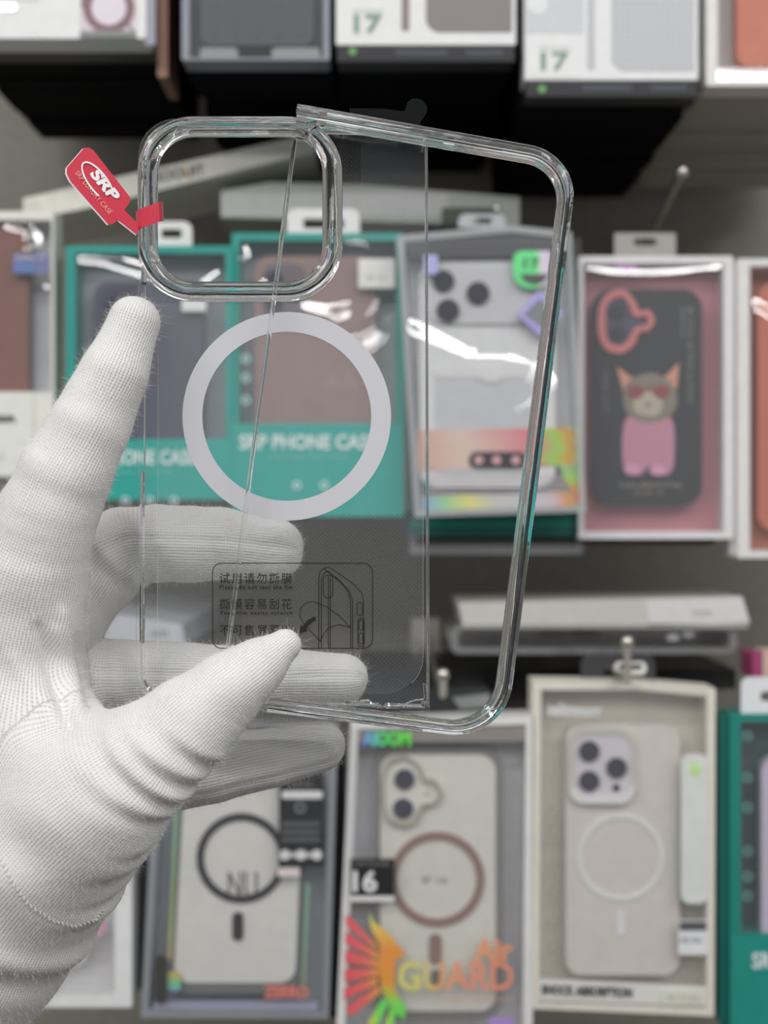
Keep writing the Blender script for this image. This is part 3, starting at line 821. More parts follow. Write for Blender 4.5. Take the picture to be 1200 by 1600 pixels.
pk.prism('rainbow_edge', [(276, 1170), (283, 1170), (268, 1500), (262, 1500)], 0.004, 0.0046, foil('rainbow_edge', [(0, (190, 150, 120)), (0.1, (160, 170, 120)), (0.3, (140, 160, 110)), (0.6, (130, 170, 140)), (1, (130, 140, 150))], 'Z'))
pk.prism('rainbow_edge', [(478, 1380), (484, 1380), (478, 1540), (470, 1540)], 0.004, 0.0046, foil('rainbow_edge2', [(0, (130, 140, 120)), (0.5, (120, 160, 130)), (1, (120, 170, 150))], 'Z'))
pk.rr('rainbow_spot', 262, 1518, 282, 1548, 6, 0.003, 0.0036, foil('rainbow_spot', [(0, (130, 170, 210)), (0.4, (110, 200, 130)), (1, (220, 170, 100))], 'Z'))
pk.prism('bottom_strip', [(240, 1566), (498, 1566), (496, 1578), (238, 1578)], 0.003, 0.006, card(150, 150, 174))
pk.film('window_sheet', 240, 1140, 512, 1584, -0.0004, CLEAR, [])
pk = Pack('phone_case_box', 'black carton edge between the black ring box and the Air box', 'box', (505, 1180, 545, 1592), D3 + 0.03)
pk.rr('box_body', 420, 1180, 540, 1590, 2, 0, 0.03, card(30, 31, 33))
pk.rr('side_stripe', 522, 1190, 526, 1580, 0, -0.0005, 0.001, card(70, 72, 76))

# n: Air GUARD box
pk = Pack('phone_case_box', 'clear window box with cream phone, brown ring and rainbow Air lettering', 'box', (528, 1118, 832, 1640), D3)
outer = [(548, 1128), (834, 1118), (832, 1640), (524, 1640)]
inner = [(560, 1140), (822, 1132), (816, 1640 - 14), (538, 1640 - 14)]
pk.prism('box_frame', [outer, inner], 0, 0.026, card(206, 205, 202, rough=0.35))
pk.prism('backing', inner, 0.022, 0.025, card(190, 190, 195))
pk.prism('top_panel', [(560, 1140), (822, 1132), (822, 1158), (560, 1160)], 0.002, 0.02, card(140, 132, 126))
ph = pk.prism('phone', [rr(594, 1178, 775, 1580, 26)], 0.007, 0.016, card(204, 202, 192))
pk.prism('case_rim', [rr(586, 1170, 786, 1592, 32), rr(594, 1178, 775, 1580, 26)], 0.006, 0.017, film_mat('smoke_rim', tint=(0.75, 0.73, 0.70), haze=0.35, hazecol=(0.5, 0.48, 0.45), gloss=2.0), parent=ph)
co = blob([(598, 1216), (606, 1190), (632, 1182), (656, 1196), (664, 1216), (680, 1220), (691, 1240), (680, 1258), (662, 1262), (652, 1284), (630, 1292), (606, 1282), (598, 1258)])
ci = blob([(602, 1217), (610, 1195), (632, 1187), (652, 1200), (660, 1221), (677, 1226), (685, 1240), (676, 1253), (658, 1258), (648, 1279), (630, 1286), (610, 1277), (602, 1256)])
pk.prism('camera_rim', [co, ci], 0.003, 0.0075, card(160, 156, 142), parent=ph)
cpl = pk.prism('camera_plate', ci, 0.0055, 0.0072, card(208, 206, 196), parent=ph)
for (a, b) in ((632, 1218), (630, 1264)): lens(pk, a, b, 16, 0.0055, ph)
pk.disc('flash', 668, 1240, 6, 0.0052, 0.006, card(190, 186, 170), parent=ph)
pk.ring('magnet_ring', 683, 1374, 62, 74, 0.0055, 0.0072, card(138, 108, 98), parent=ph)
pk.prism('magnet_pill', [rr(671, 1460, 690, 1506, 8)], 0.0055, 0.0072, card(136, 108, 98), parent=ph)
pk.prism('magnet_pill', [rr(674, 1516, 690, 1540, 6)], 0.0055, 0.0072, card(120, 116, 104), parent=ph)
pk.text('lettering', 'IP 16', 660, 1381, 38, 12, 0.0062, card(140, 138, 134), parent=ph)
lb = pk.rr('black_label', 548, 1342, 616, 1400, 1, -0.0014, -0.0006, card(34, 34, 36))
pk.text('lettering', '16', 551, 1394, 38, 34, -0.0019, card(214, 214, 214), bold=0.03, parent=lb)
pk.text('lettering', 'FOR PHONE', 552, 1353, 56, 7, -0.0019, card(130, 130, 130), parent=lb)
pk.rr('white_strip', 548, 1400, 616, 1408, 1, -0.0013, -0.0006, card(208, 208, 206), parent=lb)
gf = foil('green_blue_foil', [(0, (110, 130, 214)), (0.3, (90, 190, 170)), (0.5, (70, 200, 90)), (1, (110, 214, 80))], 'X')
pk.text('lettering', 'AIOOM', 566, 1166, 76, 24, -0.0014, gf, bold=0.06)
# rainbow sun-ray wing
ray = foil('ray_foil', [(0, (232, 84, 96)), (0.6, (236, 104, 96)), (1, (240, 150, 80))], 'X')
for k, (a0, a1) in enumerate([((541, 1428, 541, 1446), (590, 1478, 592, 1486)), ((540, 1456, 540, 1474), (592, 1490, 592, 1500)),
                              ((540, 1484, 540, 1504), (592, 1502, 592, 1512)), ((539, 1514, 539, 1534), (592, 1514, 592, 1524)),
                              ((538, 1544, 538, 1562), (590, 1526, 590, 1538)), ((540, 1574, 548, 1588), (592, 1540, 594, 1552)),
                              ((574, 1600, 590, 1604), (598, 1560, 608, 1566)), ((600, 1610, 614, 1610), (612, 1568, 622, 1564))]):
    m_ = ray if k < 6 else foil('ray_foil_green' + str(k), [(0, (214, 206, 80)), (0.5, (120, 206, 90)), (1, (80, 200, 110))], 'X')
    pk.prism('sun_ray', [(a0[0], a0[1]), (a1[0], a1[1]), (a1[2], a1[3]), (a0[2], a0[3])], -0.0014, -0.0008, m_)
arc = [(576, 1424), (584, 1440), (610, 1462), (634, 1492), (618, 1500), (616, 1530), (620, 1556), (634, 1572), (632, 1594), (616, 1582), (596, 1546), (592, 1510), (594, 1478), (580, 1452)]
pk.prism('foil_wing', arc, -0.0015, -0.0008, foil('wing_foil', [(0, (90, 200, 90)), (0.15, (120, 206, 90)), (0.35, (240, 140, 60)), (0.65, (244, 140, 70)), (0.85, (226, 180, 90)), (1, (150, 210, 130))], 'Z'))
orf = foil('orange_foil', [(0, (206, 200, 110)), (0.22, (196, 196, 110)), (0.34, (226, 160, 110)), (0.6, (226, 142, 116)), (1, (228, 134, 112))], 'X')
pk.text('lettering', 'GUARD', 622, 1548, 180, 46, -0.0014, orf, bold=0.02)
pk.text('lettering', 'Air', 740, 1502, 62, 36, -0.0014, foil('air_foil', [(0, (226, 150, 116)), (1, (230, 146, 110))], 'X'), bold=0.04)
pk.text('lettering', 'Anti Fall Transparent Serial', 690, 1566, 112, 9, -0.0014, card(206, 150, 130))
pk.rr('purple_foil', 764, 1590, 802, 1612, 2, -0.0014, -0.0008, card(160, 130, 196))
pk.film('window_sheet', 540, 1136, 820, 1630, -0.0004, CLEAR, [], nx=20, ny=30)

# o: cream box
pk = Pack('phone_case_box', 'cream window box with frosted beige phone case, three lenses and white ring', 'box', (830, 1066, 1117, 1588), D3)
outer = [(832, 1064), (1000, 1066), (1118, 1076), (1116, 1588), (832, 1576)]
inner = [(846, 1078), (1000, 1078), (1104, 1088), (1104, 1574), (842, 1564)]
pk.prism('box_frame', [outer, inner], 0, 0.026, card(206, 200, 188))
pk.prism('backing', inner, 0.021, 0.025, card(196, 189, 178))
ph = pk.prism('phone_case', [rr(884, 1132, 1062, 1524, 26)], 0.007, 0.016, card(196, 190, 182, rough=0.55))
cm = pk.prism('camera_plate', [rr(897, 1148, 986, 1246, 20)], 0.0045, 0.0075, card(196, 190, 196, rough=0.3), parent=ph)
pk.prism('camera_rim', [rr(888, 1138, 994, 1254, 26), rr(897, 1148, 986, 1244, 20)], 0.0035, 0.0075, card(186, 180, 172, rough=0.35), parent=ph)
lip = rr(890, 1200, 992, 1256, (0, 0, 24, 24))[2:-1]; lip2 = rr(899, 1200, 984, 1245, (0, 0, 17, 17))[2:-1]
pk.prism('camera_lip', lip + lip2[::-1], 0.002, 0.0045, card(236, 234, 230), parent=ph)
for (a, b, r) in ((921, 1174, 16), (921, 1221, 16), (964, 1200, 16)): lens(pk, a, b, r, 0.0045, ph)
pk.disc('sensor', 963, 1231, 6, 0.0035, 0.005, lens_m, parent=ph)
pk.ring('magnet_ring', 970, 1340, 61, 68, 0.006, 0.0072, card(214, 210, 204), parent=ph)
pk.prism('magnet_pill', [rr(964, 1426, 976, 1462, 5)], 0.006, 0.0072, card(218, 214, 208), parent=ph)
pk.rr('side_card', 1064, 1178, 1106, 1412, 14, -0.0012, -0.0005, card(196, 200, 194))
pk.prism('green_star', [(1082, 1190), (1088, 1196), (1098, 1198), (1092, 1206), (1090, 1214), (1084, 1208), (1076, 1206), (1082, 1200)], -0.0018, -0.0011, card(170, 210, 120))
pk.rr('black_sticker', 1060, 1438, 1106, 1492, 2, -0.0012, -0.0005, card(206, 208, 212))
pk.rr('sticker_head', 1062, 1440, 1104, 1454, 2, -0.0017, -0.0011, card(84, 84, 88))
pk.text('lettering', 'PRO MAX', 1064, 1474, 34, 10, -0.0017, card(130, 132, 140))
lb = pk.prism('label_band', [(842, 1530), (1104, 1542), (1104, 1572), (842, 1562)], -0.0012, -0.0004, card(204, 202, 196))
pk.text('lettering', 'SHOCK ABSORPTION', 846, 1554, 142, 16, -0.0018, card(64, 64, 66), rot=2.2, bold=0.05, parent=lb)
pk.rr('pale_label', 1034, 1546, 1100, 1570, 2, -0.0018, -0.0011, card(200, 200, 188), parent=lb)
pk.text('lettering', 'for 17 pro', 1044, 1563, 48, 9, -0.0024, card(150, 150, 140), rot=2, parent=lb)
pk.text('lettering', 'seltmnorr', 856, 1118, 84, 22, -0.0012, card(224, 222, 216), bold=0.02, rot=2)
for k, yy in enumerate((1270, 1300, 1350, 1395, 1440, 1480)):
    pk.ring('printed_icon', 864, yy, 6, 9, -0.0012, -0.0006, card(150, 144, 132))
pk.film('window_sheet', 842, 1076, 1106, 1570, -0.0003, film_mat('cream_window_sheet', haze=0.05, gloss=1.4), [], nx=20, ny=30)

# p: teal box at the right edge
pk = Pack('phone_case_box', 'teal framed window box with lilac case at the lower right edge', 'box', (1140, 1116, 1420, 1640), D3)
window_box(pk, (1158, 1128, 1402, 1462), 0.026, card(0, 120, 108), card(58, 84, 82))
pk.rr('phone_case', 1190, 1182, 1380, 1500, 26, 0.006, 0.015, card(186, 178, 196))
bd = pk.rr('label_band', 1141, 1460, 1419, 1639, 1, -0.0016, -0.0005, card(0, 128, 116))
pk.text('lettering', 'SRP PHONE CASE', 1175, 1514, 220, 26, -0.0021, card(196, 222, 216), bold=0.03, parent=bd)
for yy in (1150, 1215, 1262, 1330, 1370, 1400):
    pk.ring('printed_icon', 1168, yy, 4, 8, -0.0012, -0.0006, card(90, 130, 124))
pk.rr('side_panel', 1124, 1118, 1141, 1600, 1, 0.003, 0.024, card(0, 92, 84))
# ------------------------------------------------------------------ the clear case in the hand
DC = 0.400
acry = glass_mat('clear_acrylic')
def dotted_panel():
    """clear back panel with a grid of tiny moulded dots"""
    m = film_mat('dotted_clear_panel', gloss=0.35, haze=0.03, hazecol=(0.75, 0.77, 0.8))
    nt = m.node_tree
    tc = nt.nodes.new('ShaderNodeTexCoord')
    mp = nt.nodes.new('ShaderNodeMapping'); mp.inputs['Scale'].default_value = (1150, 1150, 1150)
    mp.inputs['Rotation'].default_value = (0, math.radians(45), 0)
    sp = nt.nodes.new('ShaderNodeSeparateXYZ')
    nt.links.new(tc.outputs['Object'], mp.inputs['Vector']); nt.links.new(mp.outputs[0], sp.inputs[0])
    def fn(op, a, b=None):
        n = nt.nodes.new('ShaderNodeMath'); n.operation = op
        for i, v in enumerate((a, b)):
            if v is None: continue
            if isinstance(v, (int, float)): n.inputs[i].default_value = v
            else: nt.links.new(v, n.inputs[i])
        return n.outputs[0]
    def cell(o): return fn('POWER', fn('SUBTRACT', fn('FRACT', o), 0.5), 2.0)
    r2 = fn('ADD', cell(sp.outputs['X']), cell(sp.outputs['Z']))
    dot = fn('LESS_THAN', r2, 0.055)
    hz = fn('MULTIPLY_ADD', dot, 0.028)
    nt.nodes[-1].inputs[2].default_value = 0.014
    m1 = [n for n in nt.nodes if n.type == 'MIX_SHADER'][0]
    nt.links.new(hz, m1.inputs['Fac'])
    return m

case = Pack('clear_phone_case', 'clear acrylic phone case back with white magnetic ring and camera cutout', 'phone case', (217, 183, 669, 1112), DC)
TL, TR, BR, BL = (217, 183), (667, 199), (671, 1113), (212, 1100)
def edge_l(y): return 217 - (y - 183) * 5 / 917
# panel with the camera opening
camo = rr(243, 210, 506, 442, 62, 10)
pan = round_poly([TL, TR, BR, BL], [58, 5, 6, 50], 10)
panel = case.prism('back_panel', [pan, camo], 0.0, 0.0011, dotted_panel())
# camera guard ring
prof = [(-0.0029, 0.001), (-0.0026, -0.0006), (-0.0014, -0.0019), (0.0002, -0.0021), (0.0014, -0.0014), (0.0022, -0.0002), (0.0028, 0.0005), (0.0028, 0.0016), (0.0012, 0.0026), (-0.0016, 0.0026)]
case.sweep('camera_guard', rr(230, 197, 519, 455, 72, 14), [(a * 1.0, b) for a, b in prof], acry, closed=True)
# rails: top + upper left, then lower left + bottom; between them the open button slot
def arcpts(corner, a, b, r, n=10):
    return round_poly([a, corner, b], [0, r, 0], n)[1:-1]
topl = [(666, 205), (560, 201)] + arcpts((224, 190), (560, 201), (222, 440), 52) + [(223, 330), (222, 440)]
case.sweep('side_rail', topl, rprof(0.0024, 0.0062, 0.0010), acry, dy=0.0029)
botl = [(219, 736)] + arcpts((218, 1094), (219, 736), (560, 1104), 44) + [(470, 1102), (560, 1104), (664, 1107)]
case.sweep('side_rail', botl, rprof(0.0022, 0.0086, 0.0010), acry, dy=0.0002)
case.sweep('panel_edge', [(226, 446), (225, 730)], rprof(0.0006, 0.0018, 0.0002, 2), acry)
case.sweep('panel_edge', [(666, 206), (669, 1106)], rprof(0.0008, 0.0026, 0.0003, 2), acry)
# moulded corner clip, lower right
case.sweep('corner_clip', [(540, 1098), (575, 1096), (590, 1106), (625, 1106), (645, 1097), (662, 1094)], rprof(0.0011, 0.004, 0.0004, 3), acry)
case.sweep('corner_clip', [(664, 1070), (666, 1092), (660, 1104)], rprof(0.0012, 0.004, 0.0004, 3), acry)
# ring
ringm = card(184, 184, 189, rough=0.5, grain=0.01)
case.prism('magnetic_ring', [circ(448, 650.5, 163, 96), circ(448, 650.5, 132, 96)], -0.0005, 0.0004, ringm, label='white magnetic ring')
# protective film with its print
filmm = film_mat('protective_film', gloss=0.15, haze=0.022, hazecol=(0.7, 0.72, 0.76), rough=0.05)
fl = case.prism('protective_film', [rr(247, 474, 660, 1084, (8, 8, 60, 60), 10)], -0.0011, -0.00095, filmm)
for seg_ in ([(247, 500), (246, 1040)], rr(247, 500, 661, 1085, (8, 8, 60, 60), 10)[16:28]):
    case.ribbon('film_edge', [seg_], 1.0, -0.0012, film_mat('film_edge', haze=0.25, gloss=1.0), parent=fl)
inkm = card(26, 24, 27, rough=0.5)
def printed(body, x, y, w, h, bold): case.text('printed_text', body, x, y, w, h, -0.0013, inkm, bold=bold, parent=fl, rot=0, space=1.22)
printed('试用请勿撕膜', 343, 912, 113, 17, 0.004)
printed('Please do not tear the flm', 343, 921, 114, 7.2, 0.022)
printed('撕膜容易刮花', 343, 952, 113, 17, 0.004)
printed('Tear film easity scratch', 343, 962, 114, 7.2, 0.022)
printed('不可售屏幕膜', 343, 993, 113, 17, 0.004)
box = rr(332, 880, 582, 1013, 14, 6)
case.ribbon('printed_frame', [box + box[:1]], 1.4, -0.0013, inkm, parent=fl)
ln = []
ln.append([(498, 1013), (498, 905), (500, 893), (506, 888), (514, 886)])
ln.append([(502, 1013), (502, 905), (505, 897), (512, 892)])
ln.append([(514, 886), (535, 900), (552, 912), (565, 926), (568, 940), (568, 1013)])
ln.append([(506, 889), (530, 908), (545, 922), (551, 940), (551, 1013)])
ln.append([(512, 892), (532, 908), (544, 925), (548, 940), (548, 1013)])
a_ = rr(505, 899, 520, 934, 6, 4); ln.append(a_ + a_[:1])
ln.append([(513, 901), (513, 1013)]); ln.append([(516, 903), (516, 1013)])
for q in ((558, 941, 566, 962, 4), (559, 966, 569, 1010, 5), (561, 969, 567, 985, 3), (561, 989, 567, 1006, 3)):
    a_ = rr(*q, 4); ln.append(a_ + a_[:1])
ln.append([(547, 980), (530, 962), (510, 948), (490, 940), (478, 942), (470, 950), (468, 962), (474, 974), (500, 1002)])
ln.append([(547, 980), (530, 976), (515, 980), (506, 990), (500, 1002)])
case.ribbon('printed_diagram', ln, 1.3, -0.0013, inkm, parent=fl)
case.prism('printed_arrow', [(492, 963), (494, 969), (484, 975), (478, 983), (481, 986), (468, 990), (470, 976), (473, 979), (480, 969)], -0.0014, -0.0013, inkm, parent=fl)
# clear pull tab of the film at the top
tabp = [(564, 378), (564, 214), (546, 169), (600, 170), (632, 174)]
tabp += [(650 + 17 * math.cos(math.radians(a)), 171 + 17 * math.sin(math.radians(a))) for a in range(215, 400, 15)]
tabp += [(656, 190), (663, 214), (663, 378)]
case.prism('pull_tab', tabp, -0.0016, -0.0014, film_mat('tab_film', gloss=0.15, haze=0.008, hazecol=(0.7, 0.75, 0.85)))

# ------------------------------------------------------------------ tilted clear frame in front of it
DF = 0.3905
fr = Pack('clear_bumper_frame', 'tilted clear acrylic bumper frame held across the front of the case', 'phone case', (337, 160, 903, 1160), DF)
fpath = round_poly([(466, 170), (896, 246), (782, 1150), (418, 1104)], [0, 72, 82, 0], 14)
fpath = [(463, 169.5), (470, 170.7), (560, 186.6), (640, 200.8), (760, 222)] + fpath[1:]
fr.sweep('frame_rail', fpath, rprof(0.0034, 0.0078, 0.0014), acry, dy=0.0)
# inner step line of the rail
ip = round_poly([(508, 193), (882, 258), (770, 1138), (420, 1094)], [0, 62, 72, 0], 14)
fr.sweep('inner_step', ip, rprof(0.0010, 0.004, 0.0004, 3), acry, dy=0.0034)
# thin free edge on the left
fr.sweep('free_edge', [(460, 217), (436, 400), (412, 585), (402, 652), (384, 792), (352, 1040), (344, 1096)], rprof(0.0014, 0.0024, 0.0006, 3), acry, dy=0.001)
# wedge shaped end, top left corner
fr.prism('corner_wedge', [(462, 183), (500, 189), (486, 196), (472, 214), (461, 214)], 0.0, 0.005, acry)

# ------------------------------------------------------------------ red hang tag
DT = 0.3925
tg = Pack('hang_tag', 'small red tag with white lettering looped round the case edge', 'tag', (103, 231, 256, 367), DT)
red = card(188, 36, 60, rough=0.28, coat=0.3, grain=0.02)
white_t = card(228, 224, 220, rough=0.4)
body = [(103.3, 262), (130, 231), (138, 230.5), (145, 235), (202, 308), (201, 317), (193, 328), (215, 350), (213.5, 367), (183, 343), (177, 349), (168, 350.5), (109, 283), (103, 271)]
tg.prism('tag_back', [(x - 1.2, y + 1.2) for x, y in body], 0.0003, 0.0007, white_t)
tg.prism('tag_face', [(x + 1.2, y) for x, y in body], 0.0, 0.0003, red)
# strap folded round the rail and guard
strap_pts = [(213, 354, 0.0062), (212.5, 350, 0.0045), (213, 345, 0.0032), (222, 340, 0.0030), (234, 336, 0.0030), (248, 331, 0.0034), (253, 330, 0.0050), (254, 331, 0.009)]
V = []; 
for (x, y, dz) in strap_pts:
    V.append(tuple(tg.L(x, y - 15, dz))); V.append(tuple(tg.L(x + 1.5, y + 15, dz)))
F = [(2 * i, 2 * i + 1, 2 * i + 3, 2 * i + 2) for i in range(len(strap_pts) - 1)]
so = link_mesh('strap', V, F, red, tg.o)
sm = so.modifiers.new('thick', 'SOLIDIFY'); sm.thickness = 0.00025
neck = [(193, 328, 0.0), (203, 338, 0.0002), (211, 347, 0.0016), (214, 352, 0.0040)]
V = []
for (x, y, dz) in neck:
    V.append(tuple(tg.L(x + 1, y, dz))); V.append(tuple(tg.L(x - 7, y + 14, dz)))
no = link_mesh('tag_neck', V, [(2 * i, 2 * i + 1, 2 * i + 3, 2 * i + 2) for i in range(3)], red, tg.o, smooth=True)
no.modifiers.new('thick', 'SOLIDIFY').thickness = 0.00025
LX, LY, LA = 141, 277, 55
tg.text('lettering', 'SRP', 139, 272, 58, 18, -0.0003, white_t, rot=51, bold=0.05, shear=0.15)
sw = [(151, 281), (160, 270), (156, 256), (146, 250)]
def ell(cx, cy, a, b, rot, t0, t1, n=26):
    c, s_ = math.cos(math.radians(rot)), math.sin(math.radians(rot)); out = []
    for i in range(n + 1):
        t = math.radians(t0 + (t1 - t0) * i / n)
        x, y = a * math.cos(t), b * math.sin(t)
        out.append((cx + x * c - y * s_, cy + x * s_ + y * c))
    return out
tg.ribbon('logo_swoosh', [ell(153, 284, 37, 14, 53, 60, 322)], 2.6, -0.0004, white_t)
tg.text('lettering', 'SRP LUXURY CASE', 117, 271, 84, 7.5, -0.0003, card(224, 150, 130), rot=50.5, bold=0.0)

# ------------------------------------------------------------------ gloved hand
# joints in photo pixels with their distance and radius in pixels, finger tip first, ending in the wrist
CH = {
 'index':  [(208, 503, .3905, 41), (178, 583, .3885, 53), (139, 668, .3880, 63), (100, 745, .3890, 73), (66, 830, .3920, 82), (36, 930, .3980, 92), (6, 1080, .4050, 116), (-40, 1300, .4120, 140), (-120, 1520, .4180, 150)],
 'middle': [(427, 858, .4225, 49), (345, 849, .4225, 58), (245, 848, .4225, 62), (186, 858, .4230, 66), (120, 936, .4240, 68), (40, 1030, .4250, 80), (-10, 1160, .4220, 100), (-60, 1350, .4200, 120)],
 'ring':   [(533, 1063, .4225, 43), (430, 1064, .4225, 49), (300, 1060, .4230, 56), (200, 1058, .4240, 58), (120, 1062, .4270, 66), (40, 1110, .4280, 80), (-20, 1230, .4240, 100)],
 'pinky':  [(502, 1168, .4240, 40), (425, 1180, .4240, 50), (335, 1198, .4240, 57), (245, 1212, .4240, 63), (150, 1210, .4260, 74), (60, 1215, .4270, 90), (-20, 1300, .4220, 110)],
 'thumb':  [(446, 1008, .3832, 26), (405, 1040, .3815, 45), (350, 1085, .3790, 63), (290, 1135, .3780, 77), (220, 1190, .3780, 93), (140, 1250, .3820, 116), (70, 1320, .3900, 138), (-10, 1420, .4000, 150), (-110, 1560, .4100, 148), (-220, 1720, .4160, 150)],
}
PALM_FROM = {'index': 5, 'middle': 5, 'ring': 5, 'pinky': 5, 'thumb': 5}
J = {}
for k, lst in CH.items():
    J[k] = [(np.array(P(a, b, d)[:]), r * d / FPX) for a, b, d, r in lst]

def cone_sdf(Q, a, ra, b, rb):
    """distance to a tapered capsule, with the parameter along it"""
    ba = b - a; l2 = float(ba @ ba)
    t = np.clip(((Q - a) @ ba.astype(Q.dtype)) / l2, 0, 1)
    d = np.sqrt((((Q - a) - t[..., None] * ba.astype(Q.dtype)) ** 2).sum(-1))
    # smooth the taper (ease) so joints do not show as kinks
    return d - (ra + (rb - ra) * t), t

def smin(a, b, k):
    h = np.clip(0.5 + 0.5 * (b - a) / k, 0, 1)
    return b + (a - b) * h - k * h * (1 - h)

allp = np.array([p for l in J.values() for p, r in l]); allr = np.array([r for l in J.values() for p, r in l])
lo = (allp - allr[:, None]).min(0) - 0.004; hi = (allp + allr[:, None]).max(0) + 0.004
lo[0] = max(lo[0], P(-260, 0, .42).x); lo[2] = max(lo[2], P(0, 1800, .42).z)
HS = 0.00085
n3 = np.ceil((hi - lo) / HS).astype(int) + 1
ax = [lo[i] + HS * np.arange(n3[i]) for i in range(3)]
BIG = np.float32(0.05)
def field(segs, k):
    out = np.full(n3, BIG, np.float32)
    for (a, ra, b, rb) in segs:
        m = 0.012
        l = np.minimum(a - ra, b - rb) - m; h = np.maximum(a + ra, b + rb) + m
        i0 = np.clip(np.floor((l - lo) / HS).astype(int), 0, n3); i1 = np.clip(np.ceil((h - lo) / HS).astype(int), 0, n3)
        if (i1 <= i0).any(): continue
        g = np.stack(np.meshgrid(*[ax[q][i0[q]:i1[q]] for q in range(3)], indexing='ij'), -1).astype(np.float32)
        d, _ = cone_sdf(g, a.astype(np.float32), np.float32(ra), b.astype(np.float32), np.float32(rb))
        sl = tuple(slice(i0[q], i1[q]) for q in range(3))
        out[sl] = smin(out[sl], d, k)
    return out
palm_segs = []; fing = {}
for k, l in J.items():
    f0 = PALM_FROM[k]
    segs = [(l[i][0], l[i][1], l[i + 1][0], l[i + 1][1]) for i in range(len(l) - 1)]
    fing[k] = segs[:f0]; palm_segs += segs[f0:]
palm_segs.append((J['index'][5][0], J['index'][5][1] * 0.8, J['pinky'][5][0], J['pinky'][5][1] * 0.8))
palm_segs.append((J['thumb'][5][0], J['thumb'][5][1] * 0.9, J['index'][6][0], J['index'][6][1] * 0.9))
PF = field(palm_segs, 0.006)
FIELD = np.full(n3, BIG, np.float32)
for k, segs in fing.items():
    FIELD = np.minimum(FIELD, smin(PF, field(segs, 0.0008), 0.007))

def surface_nets(f, lo, h):
    s = f < 0
    c = np.zeros(tuple(np.array(f.shape) - 1), np.int8)
    offs = [(i, j, k) for i in (0, 1) for j in (0, 1) for k in (0, 1)]
    sh = f.shape
    for (i, j, k) in offs:
        c += s[i:sh[0] - 1 + i, j:sh[1] - 1 + j, k:sh[2] - 1 + k]
    act = np.argwhere((c > 0) & (c < 8))
    idx = np.full(c.shape, -1, np.int64); idx[tuple(act.T)] = np.arange(len(act))
    val = {o: f[act[:, 0] + o[0], act[:, 1] + o[1], act[:, 2] + o[2]] for o in offs}
    acc = np.zeros((len(act), 3)); cnt = np.zeros(len(act))
    for a in offs:
        for q in range(3):
            if a[q]: continue
            b = list(a); b[q] = 1; b = tuple(b)
            va, vb = val[a], val[b]
            cr = (va < 0) != (vb < 0)
            t = np.where(cr, va / np.where(cr, va - vb, 1), 0)
            p = np.repeat(np.array(a, float)[None], len(act), 0); p[:, q] += t
            acc[cr] += p[cr]; cnt[cr] += 1
    V = (act + acc / cnt[:, None]) * h + lo
    F = []
    for q in range(3):
        u, v = [(1, 2), (2, 0), (0, 1)][q]
        sl0 = [slice(None)] * 3; sl1 = [slice(None)] * 3
        sl0[q] = slice(0, -1); sl1[q] = slice(1, None)
        d = s[tuple(sl0)].astype(np.int8) - s[tuple(sl1)].astype(np.int8)
        e = np.argwhere(d != 0); sg = d[tuple(e.T)]
        ok = (e[:, u] > 0) & (e[:, v] > 0) & (e[:, u] < sh[u] - 1) & (e[:, v] < sh[v] - 1)
        e = e[ok]; sg = sg[ok]
        def cell(du, dv):
            x = e.copy(); x[:, u] -= du; x[:, v] -= dv
            return idx[tuple(x.T)]
        quad = np.stack([cell(0, 0), cell(1, 0), cell(1, 1), cell(0, 1)], 1)
        quad[sg < 0] = quad[sg < 0][:, ::-1]
        F.append(quad)
    F = np.concatenate(F); F = F[(F >= 0).all(1)]
    return V, F
HV, HF = surface_nets(FIELD, lo, HS)
del FIELD, PF

# nearest chain, distance along it and angle round it: knit direction and wrinkles
names = list(J)
best = np.full(len(HV), 1e9); cid = np.zeros(len(HV), int); along = np.zeros(len(HV)); ang = np.zeros(len(HV)); rad = np.ones(len(HV))
for ci_, k in enumerate(names):
    l = J[k]; s0 = 0.0
    D_ = []; S_ = []; R_ = []; T_ = []
    for i in range(len(l) - 1):
        a, ra = l[i]; b, rb = l[i + 1]
        d, t = cone_sdf(HV, a, ra, b, rb)
        axv = (b - a) / np.linalg.norm(b - a)
        ref = np.array([0.0, -1.0, 0.0]); ref -= axv * (ref @ axv); ref /= np.linalg.norm(ref)
        sd = np.cross(axv, ref)
        rel = HV - (a + t[:, None] * (b - a))
        D_.append(d); S_.append(s0 + (HV - a) @ axv); R_.append(ra + (rb - ra) * t)
        T_.append(np.stack([rel @ ref, rel @ sd], -1) / (np.linalg.norm(rel, axis=1)[:, None] + 1e-9))
        s0 += np.linalg.norm(b - a)
    D_ = np.array(D_); dm = D_.min(0)
    W = np.exp(-(D_ - dm) / 0.002); W /= W.sum(0)
    an = np.arctan2((W * np.array(T_)[:, :, 1]).sum(0), (W * np.array(T_)[:, :, 0]).sum(0))
    m = dm < best - 1e-5
    best[m] = dm[m]; cid[m] = ci_
    along[m] = (W * np.array(S_)).sum(0)[m]; rad[m] = (W * np.array(R_)).sum(0)[m]; ang[m] = an[m]

def vnormals(V, F):
    n = np.cross(V[F[:, 2]] - V[F[:, 0]], V[F[:, 3]] - V[F[:, 1]])
    N = np.zeros_like(V)
    for q in range(4): np.add.at(N, F[:, q], n)
    return N / (np.linalg.norm(N, axis=1)[:, None] + 1e-12)
HN = vnormals(HV, HF)

